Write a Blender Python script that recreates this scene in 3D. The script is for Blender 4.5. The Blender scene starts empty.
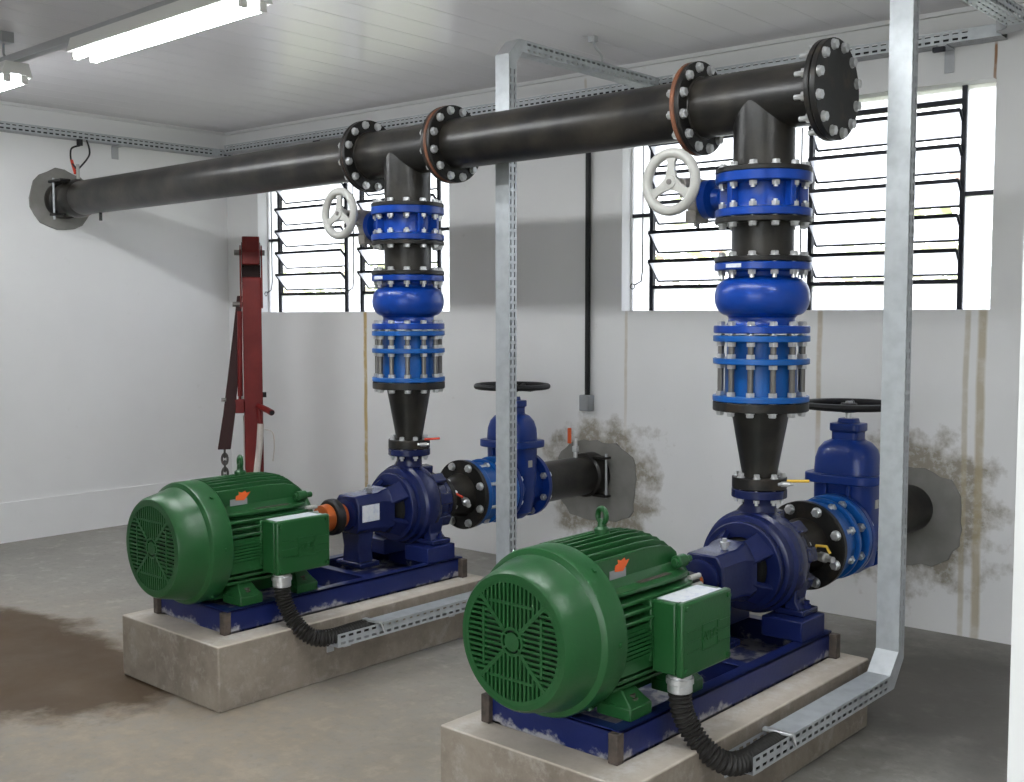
import bpy, math, random
from mathutils import Vector, Matrix
random.seed(7)
S = bpy.context.scene
COL = S.collection
PI = math.pi

# ------------------------------------------------------------------ camera, world, exposure
cd = bpy.data.cameras.new('camera')
cam = bpy.data.objects.new('camera', cd)
COL.objects.link(cam)
cd.sensor_width = 36.0
cd.lens = 1108.57 / 1024 * 36.0
cd.clip_start = 0.02
_p, _y, _r = math.radians(3.896), math.radians(41.596), math.radians(-0.038)
_F = Vector((-math.sin(_y) * math.cos(_p), math.cos(_y) * math.cos(_p), -math.sin(_p)))
_R = Vector((math.cos(_y), math.sin(_y), 0))
_U = _R.cross(_F)
_R2 = _R * math.cos(_r) + _U * math.sin(_r)
_U2 = _U * math.cos(_r) - _R * math.sin(_r)
cam.matrix_world = Matrix(((_R2.x, _U2.x, -_F.x, 0), (_R2.y, _U2.y, -_F.y, 0), (_R2.z, _U2.z, -_F.z, 1.4716), (0, 0, 0, 1)))
S.camera = cam

world = bpy.data.worlds.new('overcast_sky')
S.world = world
world.use_nodes = True
_bg = world.node_tree.nodes['Background']
_bg.inputs['Color'].default_value = (0.93, 0.97, 1.0, 1)
_bg.inputs['Strength'].default_value = 4.0
LAMP_STRENGTH = 42.0
S.view_settings.view_transform = 'Standard'
S.view_settings.look = 'None'
S.view_settings.gamma = 1.0
S.view_settings.use_curve_mapping = False
S.view_settings.exposure = 0.52
S.cycles.max_bounces = 10
S.cycles.diffuse_bounces = 6
S.cycles.glossy_bounces = 4
S.cycles.transparent_max_bounces = 12
S.cycles.caustics_reflective = False
S.cycles.caustics_refractive = False
S.cycles.sample_clamp_indirect = 8.0

# ------------------------------------------------------------------ layout (metres)
XL = -7.196                 # left wall
YB, SK = 5.017, 0.0441      # back wall: y = YB + SK*(x+4)
ZC = 2.836                  # ceiling
S1, S2 = -1.979, -3.830     # the two pump axes
YH, ZH = 3.581, 2.235       # header pipe axis
A = 0.58                    # pump shaft height
RP = 0.1095                 # pipe radius
RF = 0.17                   # flange radius
RB = 0.1475                 # bolt circle

# ------------------------------------------------------------------ mesh builder
class MB:
    def __init__(s):
        s.v = []; s.f = []
    def add(s, vs, fs):
        o = len(s.v); s.v += [tuple(p) for p in vs]; s.f += [tuple(i + o for i in f) for f in fs]; return s
    def box(s, x0, x1, y0, y1, z0, z1):
        return s.add([(x0, y0, z0), (x1, y0, z0), (x1, y1, z0), (x0, y1, z0), (x0, y0, z1), (x1, y0, z1), (x1, y1, z1), (x0, y1, z1)],
                     [(0, 3, 2, 1), (4, 5, 6, 7), (0, 1, 5, 4), (1, 2, 6, 5), (2, 3, 7, 6), (3, 0, 4, 7)])
    def obox(s, c, ex, ey, ez):
        c, ex, ey, ez = map(Vector, (c, ex, ey, ez))
        vs = [c + ex * a + ey * b + ez * d for d in (-1, 1) for a, b in ((-1, -1), (1, -1), (1, 1), (-1, 1))]
        return s.add(vs, [(0, 3, 2, 1), (4, 5, 6, 7), (0, 1, 5, 4), (1, 2, 6, 5), (2, 3, 7, 6), (3, 0, 4, 7)])
    def beam(s, p, q, w, h, up=(0, 0, 1)):
        p, q = Vector(p), Vector(q); d = (q - p); n = d.normalized(); u = Vector(up); r = n.cross(u).normalized(); u = r.cross(n)
        return s.obox((p + q) / 2, r * w / 2, u * h / 2, d / 2)
    def loft(s, rings, caps=True, closed=True):
        n = len(rings[0]); vs = [p for r in rings for p in r]; fs = []
        for i in range(len(rings) - 1):
            for j in range(n if closed else n - 1):
                k = (j + 1) % n
                fs.append((i * n + j, i * n + k, (i + 1) * n + k, (i + 1) * n + j))
        if caps:
            fs.append(tuple(range(n - 1, -1, -1))); fs.append(tuple(range((len(rings) - 1) * n, len(rings) * n)))
        return s.add(vs, fs)
    def lathe(s, prof, axis='Z', c=(0, 0, 0), seg=32, caps=True):
        # prof: (radius, position along axis)
        rings = []
        for r, a in prof:
            ring = []
            for i in range(seg):
                t = 2 * PI * i / seg; u, w = r * math.cos(t), r * math.sin(t)
                if axis == 'Z': ring.append((c[0] + u, c[1] + w, c[2] + a))
                elif axis == 'Y': ring.append((c[0] + w, c[1] + a, c[2] + u))
                else: ring.append((c[0] + a, c[1] + u, c[2] + w))
            rings.append(ring)
        return s.loft(rings, caps)
    def cyl(s, axis, c, r, a0, a1, seg=32):
        return s.lathe([(r, a0), (r, a1)], axis, c, seg)
    def ring(s, axis, c, r0, r1, a0, a1, seg=40):
        return s.lathe([(r0, a0), (r1, a0), (r1, a1), (r0, a1), (r0, a0)], axis, c, seg, caps=False)
    def torus(s, axis, c, R, r, seg=40, sub=10):
        return s.lathe([(R + r * math.cos(2 * PI * k / sub), r * math.sin(2 * PI * k / sub)) for k in range(sub + 1)], axis, c, seg, caps=False)
    def prism(s, poly, plane, a0, a1):
        def P(u, w, a):
            return {'XY': (u, w, a), 'YZ': (a, u, w), 'XZ': (u, a, w)}[plane]
        n = len(poly)
        vs = [P(u, w, a0) for u, w in poly] + [P(u, w, a1) for u, w in poly]
        fs = [tuple(range(n - 1, -1, -1)), tuple(range(n, 2 * n))] + [(i, (i + 1) % n, n + (i + 1) % n, n + i) for i in range(n)]
        return s.add(vs, fs)
    def tube(s, pts, r, seg=10, caps=True):
        pts = [Vector(p) for p in pts]; n = len(pts)
        rr = r if isinstance(r, (list, tuple)) else [r] * n
        rings = []; up = None
        for i, p in enumerate(pts):
            t = (pts[min(i + 1, n - 1)] - pts[max(i - 1, 0)]).normalized()
            if up is None:
                up = Vector((0, 0, 1)) if abs(t.z) < 0.9 else Vector((1, 0, 0))
            up = (up - t * up.dot(t)).normalized(); b = t.cross(up)
            rings.append([p + (up * math.cos(2 * PI * k / seg) + b * math.sin(2 * PI * k / seg)) * rr[i] for k in range(seg)])
        return s.loft(rings, caps)
    def perf(s, o, u, w, n, L, W, rows, pitch=0.04, sl=0.025, sh=0.010, th=0.0016):
        # punched plate: o corner, u length axis, w width axis, n normal
        o, u, w, n = map(Vector, (o, u, w, n))
        k = max(1, int(L / pitch)); m = (L - k * pitch) / 2
        us = [0.0]
        for i in range(k):
            a = m + i * pitch + (pitch - sl) / 2; us += [a, a + sl]
        us.append(L)
        ws = [0.0]
        for j in range(rows):
            b = W * (j + 0.5) / rows; ws += [b - sh / 2, b + sh / 2]
        ws.append(W)
        for t in (0, th):
            vs = [o + u * a + w * b + n * t for b in ws for a in us]; nu = len(us); fs = []
            for j in range(len(ws) - 1):
                for i in range(nu - 1):
                    if i % 2 == 1 and j % 2 == 1: continue
                    fs.append((j * nu + i, j * nu + i + 1, (j + 1) * nu + i + 1, (j + 1) * nu + i))
            s.add(vs, fs)
        return s
    def xf(s, M):
        s.v = [tuple(M @ Vector(p)) for p in s.v]; return s
    def mesh(s, name, off=(0, 0, 0)):
        me = bpy.data.meshes.new(name)
        me.from_pydata([(x - off[0], y - off[1], z - off[2]) for x, y, z in s.v], [], s.f)
        import bmesh
        bm = bmesh.new(); bm.from_mesh(me)
        bmesh.ops.recalc_face_normals(bm, faces=bm.faces[:])
        bm.to_mesh(me); bm.free()
        me.polygons.foreach_set('use_smooth', [True] * len(me.polygons))
        me.set_sharp_from_angle(angle=math.radians(32))
        me.update()
        return me

BASE = {}
def thing(name, label, cat, base=(0, 0, 0), sx=0.0, group=None):
    o = bpy.data.objects.new(name, None); COL.objects.link(o)
    o.empty_display_size = 0.05
    o.location = (base[0] + sx, base[1], base[2])
    BASE[o.name] = tuple(base)
    o['label'] = label; o['category'] = cat
    if group: o['group'] = group
    return o
def part(name, mb, mat, parent, bevel=0.0, label=None, seg=2):
    root = parent
    while root.parent: root = root.parent
    off = BASE.get(root.name, (0, 0, 0))
    me = mb if isinstance(mb, bpy.types.Mesh) else mb.mesh(name, off)
    o = bpy.data.objects.new(name, me); COL.objects.link(o)
    if not me.materials: me.materials.append(mat)
    o.parent = parent
    if bevel:
        m = o.modifiers.new('bevel', 'BEVEL'); m.width = bevel; m.segments = seg; m.limit_method = 'ANGLE'; m.angle_limit = math.radians(40)
    if label: o['label'] = label
    return o
def solo(name, mb, mat, label, cat, base=(0, 0, 0), bevel=0.0, group=None):
    o = bpy.data.objects.new(name, mb.mesh(name, base)); COL.objects.link(o)
    o.data.materials.append(mat); o.location = base; BASE[o.name] = tuple(base)
    o['label'] = label; o['category'] = cat
    if group: o['group'] = group
    if bevel:
        m = o.modifiers.new('bevel', 'BEVEL'); m.width = bevel; m.segments = 2; m.limit_method = 'ANGLE'; m.angle_limit = math.radians(40)
    return o
def struct(name, mb, mat, base=(0, 0, 0), rz=0.0):
    o = bpy.data.objects.new(name, mb.mesh(name, base) if mb else None); COL.objects.link(o)
    if mb: o.data.materials.append(mat)
    o.location = base; o.rotation_euler = (0, 0, rz); o['kind'] = 'structure'; BASE[o.name] = tuple(base)
    return o
def clone(root, dx, label, group=None):
    def cp(o, par):
        c = o.copy(); COL.objects.link(c); c.parent = par
        for ch in list(o.children): cp(ch, c)
        return c
    r = root.copy(); COL.objects.link(r); r.location.x += dx; r['label'] = label
    BASE[r.name] = BASE[root.name]
    if group: r['group'] = group
    for ch in list(root.children): cp(ch, r)
    return r

# ------------------------------------------------------------------ materials
class NT:
    """tiny helper for masks made of math nodes"""
    def __init__(s, m): s.N = m.node_tree.nodes; s.L = m.node_tree.links
    def m(s, op, a, b=None, c=None, clamp=False):
        n = s.N.new('ShaderNodeMath'); n.operation = op; n.use_clamp = clamp
        for i, x in enumerate((a, b, c)):
            if x is None: continue
            if isinstance(x, (int, float)): n.inputs[i].default_value = x
            else: s.L.new(x, n.inputs[i])
        return n.outputs[0]
    def noise(s, vec, scale, detail=5, rough=0.55):
        n = s.N.new('ShaderNodeTexNoise'); n.inputs['Scale'].default_value = scale; n.inputs['Detail'].default_value = detail; n.inputs['Roughness'].default_value = rough
        s.L.new(vec, n.inputs['Vector']); return n.outputs['Fac']
    def ramp(s, x, a, b):
        n = s.N.new('ShaderNodeMapRange'); n.inputs['From Min'].default_value = a; n.inputs['From Max'].default_value = b
        s.L.new(x, n.inputs['Value']); return n.outputs['Result']
    def mix(s, f, a, b):
        n = s.N.new('ShaderNodeMix'); n.data_type = 'RGBA'
        s.L.new(f, n.inputs[0]) if not isinstance(f, float) else None
        for k, x in ((6, a), (7, b)):
            if isinstance(x, tuple): n.inputs[k].default_value = (*x, 1)
            else: s.L.new(x, n.inputs[k])
        return n.outputs[2]

def mat(name, c, rough=0.5, metal=0.0, c2=None, scale=8.0, lo=0.4, hi=0.7, bump=0.0, bscale=60.0, coat=0.0, detail=6.0, spec=0.5):
    m = bpy.data.materials.new(name); m.use_nodes = True
    nt = m.node_tree; N = nt.nodes; L = nt.links
    b = N['Principled BSDF']
    b.inputs['Base Color'].default_value = (*c, 1); b.inputs['Roughness'].default_value = rough; b.inputs['Metallic'].default_value = metal
    b.inputs['Coat Weight'].default_value = coat; b.inputs['Coat Roughness'].default_value = 0.15
    b.inputs['Specular IOR Level'].default_value = spec
    tc = N.new('ShaderNodeTexCoord')
    if c2:
        n = N.new('ShaderNodeTexNoise'); n.inputs['Scale'].default_value = scale; n.inputs['Detail'].default_value = detail
        r = N.new('ShaderNodeValToRGB')
        r.color_ramp.elements[0].position = lo; r.color_ramp.elements[0].color = (*c, 1)
        r.color_ramp.elements[1].position = hi; r.color_ramp.elements[1].color = (*c2, 1)
        L.new(tc.outputs['Object'], n.inputs['Vector']); L.new(n.outputs['Fac'], r.inputs['Fac']); L.new(r.outputs['Color'], b.inputs['Base Color'])
    if bump:
        n = N.new('ShaderNodeTexNoise'); n.inputs['Scale'].default_value = bscale; n.inputs['Detail'].default_value = 4
        bp = N.new('ShaderNodeBump'); bp.inputs['Strength'].default_value = bump; bp.inputs['Distance'].default_value = 0.004
        L.new(tc.outputs['Object'], n.inputs['Vector']); L.new(n.outputs['Fac'], bp.inputs['Height']); L.new(bp.outputs['Normal'], b.inputs['Normal'])
    return m

M_GREEN = mat('green_motor_enamel', (0.013, 0.080, 0.022), 0.32, c2=(0.026, 0.090, 0.032), scale=5, lo=0.5, hi=0.85, bump=0.12, bscale=90, spec=0.36)
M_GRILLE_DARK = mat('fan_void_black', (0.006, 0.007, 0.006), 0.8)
M_NAVY = mat('navy_pump_enamel', (0.006, 0.011, 0.060), 0.26, c2=(0.009, 0.015, 0.075), scale=9, bump=0.15, bscale=70, spec=0.34)
M_FRAME = mat('blue_base_enamel', (0.007, 0.014, 0.085), 0.34, c2=(0.010, 0.018, 0.10), scale=14, lo=0.4, hi=0.80, bump=0.1, spec=0.3)
def residue(m, zlo=0.012, zhi=0.040):
    k = NT(m); b = k.N['Principled BSDF']; src = b.inputs['Base Color'].links[0].from_socket
    tc = k.N.new('ShaderNodeTexCoord'); sp = k.N.new('ShaderNodeSeparateXYZ'); k.L.new(tc.outputs['Object'], sp.inputs[0])
    n = k.noise(tc.outputs['Object'], 11, 7, 0.65)
    z = k.m('SUBTRACT', sp.outputs[2], k.m('MULTIPLY', k.m('SUBTRACT', n, 0.46), 0.20))
    k.L.new(k.mix(k.m('MULTIPLY', k.ramp(z, zhi, zlo), 0.75), src, (0.36, 0.35, 0.35)), b.inputs['Base Color'])
M_BLUE = mat('royal_blue_epoxy', (0.002, 0.036, 0.25), 0.28, c2=(0.003, 0.042, 0.28), scale=6, bump=0.06, bscale=80, coat=0.06, spec=0.32)
M_GATE = mat('deep_blue_epoxy', (0.003, 0.024, 0.165), 0.3, c2=(0.005, 0.029, 0.19), scale=6, bump=0.08, bscale=80, coat=0.06, spec=0.32)
M_SKY = mat('light_blue_epoxy', (0.005, 0.080, 0.31), 0.33, c2=(0.007, 0.09, 0.33), scale=6, bump=0.05, spec=0.3)
M_PIPE = mat('black_bitumen_pipe', (0.009, 0.0085, 0.008), 0.34, c2=(0.045, 0.039, 0.031), scale=7, lo=0.42, hi=0.82, bump=0.12, bscale=50, spec=0.34)
M_FLANGE = mat('black_flange_paint', (0.011, 0.0105, 0.010), 0.42, c2=(0.05, 0.036, 0.024), scale=14, lo=0.55, hi=0.8, bump=0.1, spec=0.3)
M_GASKET = mat('rusty_gasket', (0.15, 0.052, 0.022), 0.75, c2=(0.08, 0.035, 0.02), scale=20)
M_BOLT = mat('zinc_bolt', (0.66, 0.67, 0.68), 0.30, 0.7, c2=(0.5, 0.5, 0.5), scale=30)
M_ROD = mat('plain_threaded_rod', (0.20, 0.19, 0.18), 0.45, 0.8)
M_GALV = mat('galvanised_sheet', (0.50, 0.53, 0.55), 0.40, 0.35, c2=(0.42, 0.445, 0.465), scale=22, detail=3)
M_GALVD = mat('galvanised_dull', (0.42, 0.43, 0.45), 0.45, 0.3)
M_CAST = mat('grey_gearbox_casting', (0.30, 0.28, 0.26), 0.5, 0.2, c2=(0.2, 0.18, 0.16), scale=20)
M_WHEEL = mat('cream_handwheel_paint', (0.37, 0.365, 0.345), 0.4, c2=(0.43, 0.425, 0.40), scale=12)
M_BLACK = mat('black_rubber', (0.012, 0.012, 0.013), 0.5, spec=0.3)
M_HOSE = mat('dark_grey_hose', (0.020, 0.0185, 0.017), 0.5, spec=0.3)
M_IRON = mat('black_window_iron', (0.010, 0.011, 0.018), 0.45, spec=0.3)
M_ORANGE = mat('orange_coupling', (0.50, 0.105, 0.012), 0.45, c2=(0.40, 0.085, 0.012), scale=20)
M_RED = mat('red_hoist_paint', (0.125, 0.006, 0.006), 0.42, c2=(0.17, 0.014, 0.011), scale=10, bump=0.05, spec=0.3)
M_RED_SHADE = mat('red_paint_shaded', (0.028, 0.005, 0.005), 0.5, spec=0.25)  # hoist red darkened to carry the shade on the boom
M_ROPE = mat('white_rope', (0.55, 0.50, 0.46), 0.9, bump=0.6, bscale=120)
M_CHAIN = mat('dark_chain_steel', (0.09, 0.085, 0.08), 0.45, 0.7)
M_RUST = mat('rusty_bracket', (0.045, 0.036, 0.03), 0.7, c2=(0.10, 0.075, 0.06), scale=30, bump=0.4)
M_LABEL = mat('white_paper_label', (0.72, 0.74, 0.78), 0.5, c2=(0.5, 0.54, 0.66), scale=50, lo=0.5, hi=0.75)
M_GREY = mat('grey_sticker', (0.28, 0.28, 0.30), 0.5)
M_STICK = mat('orange_sticker', (0.80, 0.12, 0.02), 0.5)
M_YEL = mat('yellow_lever', (0.75, 0.48, 0.05), 0.5)
M_REDL = mat('red_lever', (0.65, 0.06, 0.03), 0.5)
M_BOXG = mat('grey_plastic_box', (0.27, 0.28, 0.29), 0.5)
M_LAMPW = mat('white_lamp_enamel', (0.80, 0.80, 0.78), 0.35)
M_PVC = mat('white_pvc_ceiling', (0.80, 0.78, 0.81), 0.22, c2=(0.83, 0.81, 0.84), scale=1.5)
M_TRIM = mat('white_trim', (0.70, 0.70, 0.70), 0.4)
M_PATCH = mat('grey_mortar', (0.19, 0.185, 0.17), 0.9, c2=(0.25, 0.245, 0.23), scale=7, bump=0.3, bscale=40)
M_EARTH = mat('outdoor_ground', (0.25, 0.24, 0.18), 0.9, c2=(0.14, 0.2, 0.07), scale=0.6)

def mat_emit(name, c, s):
    m = bpy.data.materials.new(name); m.use_nodes = True
    b = m.node_tree.nodes['Principled BSDF']
    b.inputs['Base Color'].default_value = (0.9, 0.9, 0.9, 1)
    b.inputs['Emission Color'].default_value = (*c, 1); b.inputs['Emission Strength'].default_value = s
    return m
M_TUBE = mat_emit('fluorescent_tube', (0.95, 0.98, 1.0), LAMP_STRENGTH)

def mat_pane():
    m = bpy.data.materials.new('ribbed_frosted_glass'); m.use_nodes = True
    nt = m.node_tree; N = nt.nodes; L = nt.links
    N.remove(N['Principled BSDF']); out = N['Material Output']
    t = N.new('ShaderNodeBsdfTranslucent'); t.inputs['Color'].default_value = (0.86, 0.86, 0.92, 1)
    tr = N.new('ShaderNodeBsdfTransparent'); tr.inputs['Color'].default_value = (0.93, 0.94, 0.96, 1)
    g = N.new('ShaderNodeBsdfGlossy'); g.inputs['Roughness'].default_value = 0.12
    tc = N.new('ShaderNodeTexCoord'); wv = N.new('ShaderNodeTexWave'); wv.bands_direction = 'X'; wv.inputs['Scale'].default_value = 14; wv.inputs['Distortion'].default_value = 0.0
    bp = N.new('ShaderNodeBump'); bp.inputs['Strength'].default_value = 0.5; bp.inputs['Distance'].default_value = 0.003
    L.new(tc.outputs['Object'], wv.inputs['Vector']); L.new(wv.outputs['Fac'], bp.inputs['Height'])
    L.new(bp.outputs['Normal'], g.inputs['Normal']); L.new(bp.outputs['Normal'], t.inputs['Normal'])
    m1 = N.new('ShaderNodeMixShader'); m1.inputs[0].default_value = 0.45
    m2 = N.new('ShaderNodeMixShader'); m2.inputs[0].default_value = 0.07
    L.new(t.outputs[0], m1.inputs[1]); L.new(tr.outputs[0], m1.inputs[2]); L.new(m1.outputs[0], m2.inputs[1]); L.new(g.outputs[0], m2.inputs[2]); L.new(m2.outputs[0], out.inputs['Surface'])
    return m
M_PANE = mat_pane()

def wall_mat(name, patches=(), streaks=(), base=(0.785, 0.785, 0.785), dirty=0.4):
    m = bpy.data.materials.new(name); m.use_nodes = True
    k = NT(m); b = k.N['Principled BSDF']; b.inputs['Roughness'].default_value = 0.75
    tc = k.N.new('ShaderNodeTexCoord'); co = tc.outputs['Object']
    sp = k.N.new('ShaderNodeSeparateXYZ'); k.L.new(co, sp.inputs[0]); X, Y, Z = sp.outputs
    n1 = k.noise(co, 1.3); n2 = k.noise(co, 9, 8, 0.65); n3 = k.noise(co, 24, 8, 0.7); n4 = k.noise(co, 5.5, 6, 0.6)
    col = k.mix(k.ramp(n1, 0.35, 0.75), base, tuple(c * 0.93 for c in base))
    col = k.mix(k.m('MULTIPLY', k.ramp(n2, 0.66, 0.78), dirty), col, (0.42, 0.40, 0.36))
    for px, pz, rx, rz in patches:
        dx = k.m('DIVIDE', k.m('SUBTRACT', X, px), rx); dz = k.m('DIVIDE', k.m('SUBTRACT', Z, pz), rz)
        d = k.m('SQRT', k.m('ADD', k.m('MULTIPLY', dx, dx), k.m('MULTIPLY', dz, dz)))
        d2 = k.m('ADD', d, k.m('MULTIPLY', k.m('SUBTRACT', n4, 0.5), 2.2))
        f = k.ramp(d2, 1.15, 0.75)
        f = k.m('MULTIPLY', f, k.ramp(n3, 0.20, 0.52))
        col = k.mix(k.m('MULTIPLY', f, 0.92), col, (0.25, 0.22, 0.165))
    for sx, w, z0, z1, a, c in streaks:
        wob = k.m('MULTIPLY', k.m('SUBTRACT', k.noise(co, 3.0), 0.5), 0.02)
        d = k.m('ABSOLUTE', k.m('ADD', k.m('SUBTRACT', X, sx), wob))
        f = k.ramp(d, w, w * 0.5)
        f = k.m('MULTIPLY', f, k.m('MULTIPLY', k.ramp(Z, z1 + 0.01, z1 - 0.01), k.ramp(Z, z0, z0 + 0.4)))
        f = k.m('MULTIPLY', k.m('MULTIPLY', f, k.ramp(n2, 0.10, 0.5)), a)
        col = k.mix(f, col, c)
    k.L.new(col, b.inputs['Base Color'])
    bp = k.N.new('ShaderNodeBump'); bp.inputs['Strength'].default_value = 0.15; bp.inputs['Distance'].default_value = 0.006
    k.L.new(n2, bp.inputs['Height']); k.L.new(bp.outputs['Normal'], b.inputs['Normal'])
    return m

def floor_mat():
    m = bpy.data.materials.new('stained_concrete_floor'); m.use_nodes = True
    k = NT(m); b = k.N['Principled BSDF']
    tc = k.N.new('ShaderNodeTexCoord'); co = tc.outputs['Object']
    sp = k.N.new('ShaderNodeSeparateXYZ'); k.L.new(co, sp.inputs[0]); X, Y, Z = sp.outputs
    n1 = k.noise(co, 0.9, 6); n2 = k.noise(co, 4, 9, 0.65); n3 = k.noise(co, 26, 9, 0.75); n5 = k.noise(co, 10, 9, 0.7)
    col = k.mix(k.ramp(n1, 0.35, 0.68), (0.30, 0.29, 0.268), (0.20, 0.19, 0.172))
    col = k.mix(k.m('MULTIPLY', k.ramp(n2, 0.45, 0.75), 0.6), col, (0.36, 0.345, 0.315))
    col = k.mix(k.m('MULTIPLY', k.ramp(n3, 0.52, 0.72), 0.55), col, (0.15, 0.14, 0.125))
    col = k.mix(k.m('MULTIPLY', k.ramp(n5, 0.54, 0.72), 0.6), col, (0.46, 0.44, 0.40))
    def blob(px, py, rx, ry, soft, amt):
        dx = k.m('DIVIDE', k.m('SUBTRACT', X, px), rx); dy = k.m('DIVIDE', k.m('SUBTRACT', Y, py), ry)
        d = k.m('SQRT', k.m('ADD', k.m('MULTIPLY', dx, dx), k.m('MULTIPLY', dy, dy)))
        d = k.m('ADD', d, k.m('MULTIPLY', k.m('SUBTRACT', n2, 0.5), 0.9))
        d = k.m('ADD', d, k.m('MULTIPLY', k.m('SUBTRACT', n1, 0.5), 0.8))
        return k.m('MULTIPLY', k.ramp(d, 1.0 + soft, 1.0 - soft), amt)
    wet = blob(-4.72, 2.08, 0.92, 0.46, 0.12, 0.95)
    warm = k.m('MULTIPLY', blob(-3.6, 2.0, 1.9, 0.9, 0.6, 0.75), k.ramp(n5, 0.25, 0.65))
    darkened = blob(-1.3, 4.3, 1.1, 0.75, 0.35, 0.75)  # shade of plinth and wall painted into the floor colour
    col = k.mix(darkened, col, (0.065, 0.060, 0.052))
    col = k.mix(warm, col, (0.36, 0.285, 0.205))
    col = k.mix(wet, col, (0.075, 0.045, 0.021))
    k.L.new(col, b.inputs['Base Color'])
    r = k.m('SUBTRACT', k.ramp(n2, 0.2, 0.9), 0.0)
    rr = k.m('ADD', k.m('MULTIPLY', r, 0.25), 0.5); k.L.new(rr, b.inputs['Roughness']); b.inputs['Specular IOR Level'].default_value = 0.3
    bp = k.N.new('ShaderNodeBump'); bp.inputs['Strength'].default_value = 0.12; bp.inputs['Distance'].default_value = 0.01
    k.L.new(n2, bp.inputs['Height']); k.L.new(bp.outputs['Normal'], b.inputs['Normal'])
    return m
residue(M_FRAME, -0.012, 0.006)
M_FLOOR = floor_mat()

def plinth_mat():
    m = bpy.data.materials.new('plinth_concrete'); m.use_nodes = True
    k = NT(m); b = k.N['Principled BSDF']; b.inputs['Roughness'].default_value = 0.85
    tc = k.N.new('ShaderNodeTexCoord'); co = tc.outputs['Object']
    n1 = k.noise(co, 5, 9, 0.7); n2 = k.noise(co, 16, 9, 0.72)
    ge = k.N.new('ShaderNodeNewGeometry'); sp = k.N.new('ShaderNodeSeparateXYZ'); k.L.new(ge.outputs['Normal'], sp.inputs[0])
    top = k.ramp(sp.outputs[2], 0.3, 0.8)   # paler colour on the top face
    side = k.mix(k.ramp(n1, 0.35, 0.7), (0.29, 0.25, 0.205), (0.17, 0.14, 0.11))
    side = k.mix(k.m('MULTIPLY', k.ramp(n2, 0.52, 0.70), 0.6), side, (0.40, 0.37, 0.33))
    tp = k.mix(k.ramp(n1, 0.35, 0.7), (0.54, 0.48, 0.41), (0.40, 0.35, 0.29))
    sx_ = k.N.new('ShaderNodeSeparateXYZ'); k.L.new(co, sx_.inputs[0])
    dx = k.m('ABSOLUTE', k.m('SUBTRACT', k.m('ABSOLUTE', sx_.outputs[0]), 0.27))
    sm = k.m('MULTIPLY', k.m('MULTIPLY', k.ramp(dx, 0.06, 0.02), k.ramp(n2, 0.42, 0.62)), 0.7)
    tp = k.mix(sm, tp, (0.66, 0.64, 0.61))
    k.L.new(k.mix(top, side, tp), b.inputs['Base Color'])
    bp = k.N.new('ShaderNodeBump'); bp.inputs['Strength'].default_value = 0.3; bp.inputs['Distance'].default_value = 0.006
    k.L.new(n2, bp.inputs['Height']); k.L.new(bp.outputs['Normal'], b.inputs['Normal'])
    return m
M_PLINTH = plinth_mat()

# ------------------------------------------------------------------ the room
RZ = math.atan(SK); CZ = math.cos(RZ)
def lx(x): return (x + 4) / CZ                  # world x of a point on the back wall -> wall-local x
XR, YF0, YF1 = 1.4, -1.15, -0.95
fl = MB().box(XL - 0.2, XR + 0.2, YF0, 5.5, -0.12, 0.0)
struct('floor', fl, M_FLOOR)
struct('ground', MB().box(-40, 30, -30, 40, -0.30, -0.121), M_EARTH)

WS, WT = 1.497, 2.515
W_R = (lx(-3.652), lx(-1.695)); W_L = (lx(-6.835), lx(-4.942))
wx0, wx1 = lx(XL) - 0.25, lx(XR) + 0.3
wb = MB()
wb.box(wx0, wx1, 0, 0.2, -0.02, WS); wb.box(wx0, wx1, 0, 0.2, WT, ZC + 0.05)
wb.box(wx0, W_L[0], 0, 0.2, WS, WT); wb.box(W_L[1], W_R[0], 0, 0.2, WS, WT); wb.box(W_R[1], wx1, 0, 0.2, WS, WT)
RUSTC = (0.36, 0.25, 0.10)
M_WALLB = wall_mat('white_wall_paint_back',
    patches=((lx(-3.80), 0.52, 0.40, 0.33), (lx(-2.0), 0.56, 0.36, 0.36)),
    streaks=((lx(-5.71), 0.020, -0.2, WS, 1.0, (0.45, 0.33, 0.14)), (lx(-2.49), 0.016, 0.6, WS, 0.55, RUSTC), (lx(-3.62), 0.012, 0.7, WS, 0.4, RUSTC),
             (lx(-1.79), 0.016, -0.3, WS, 0.6, (0.42, 0.36, 0.24)), (lx(-1.725), 0.024, -0.3, WS, 0.75, (0.40, 0.33, 0.20)), (lx(-3.9), 0.010, 2.5, 2.8, 0.5, RUSTC), (lx(-1.70), 0.008, 2.2, 2.665, 1.0, (0.30, 0.16, 0.08))))
wall_back = struct('wall_back', wb, M_WALLB, (0, 0, 0), RZ)
wall_back.location = (-4, YB, 0)
M_WALL = wall_mat('white_wall_paint', base=(0.80, 0.80, 0.80), dirty=0.2)
struct('wall_left', MB().box(XL - 0.2, XL, YF0, 5.0, -0.02, ZC + 0.05), M_WALL)
struct('wall_right', MB().box(XR, XR + 0.2, YF0, 5.5, -0.02, ZC + 0.05), M_WALL)
wf = MB()
PX0 = -0.9005
DJ0, DJ1, DT = -2.3, 0.5, 2.35
wf.box(XL - 0.2, DJ0, YF0, YF1, -0.02, ZC + 0.05); wf.box(DJ1, XR + 0.2, YF0, YF1, -0.02, ZC + 0.05); wf.box(DJ0, DJ1, YF0, YF1, DT, ZC + 0.05)
struct('wall_front', wf, M_WALL)
struct('wall_pier_standin', MB().box(PX0, PX0 + 0.15, 2.95, 3.10, 0.0005, ZC - 0.0005), mat('daylit_edge_white', (0.92, 0.93, 0.93), 0.3))  # added pier for an unidentified bright edge; daylight glare put into its white
bb = MB().box(XL, XL + 0.014, YF1, 4.88, 0, 0.262)
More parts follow.
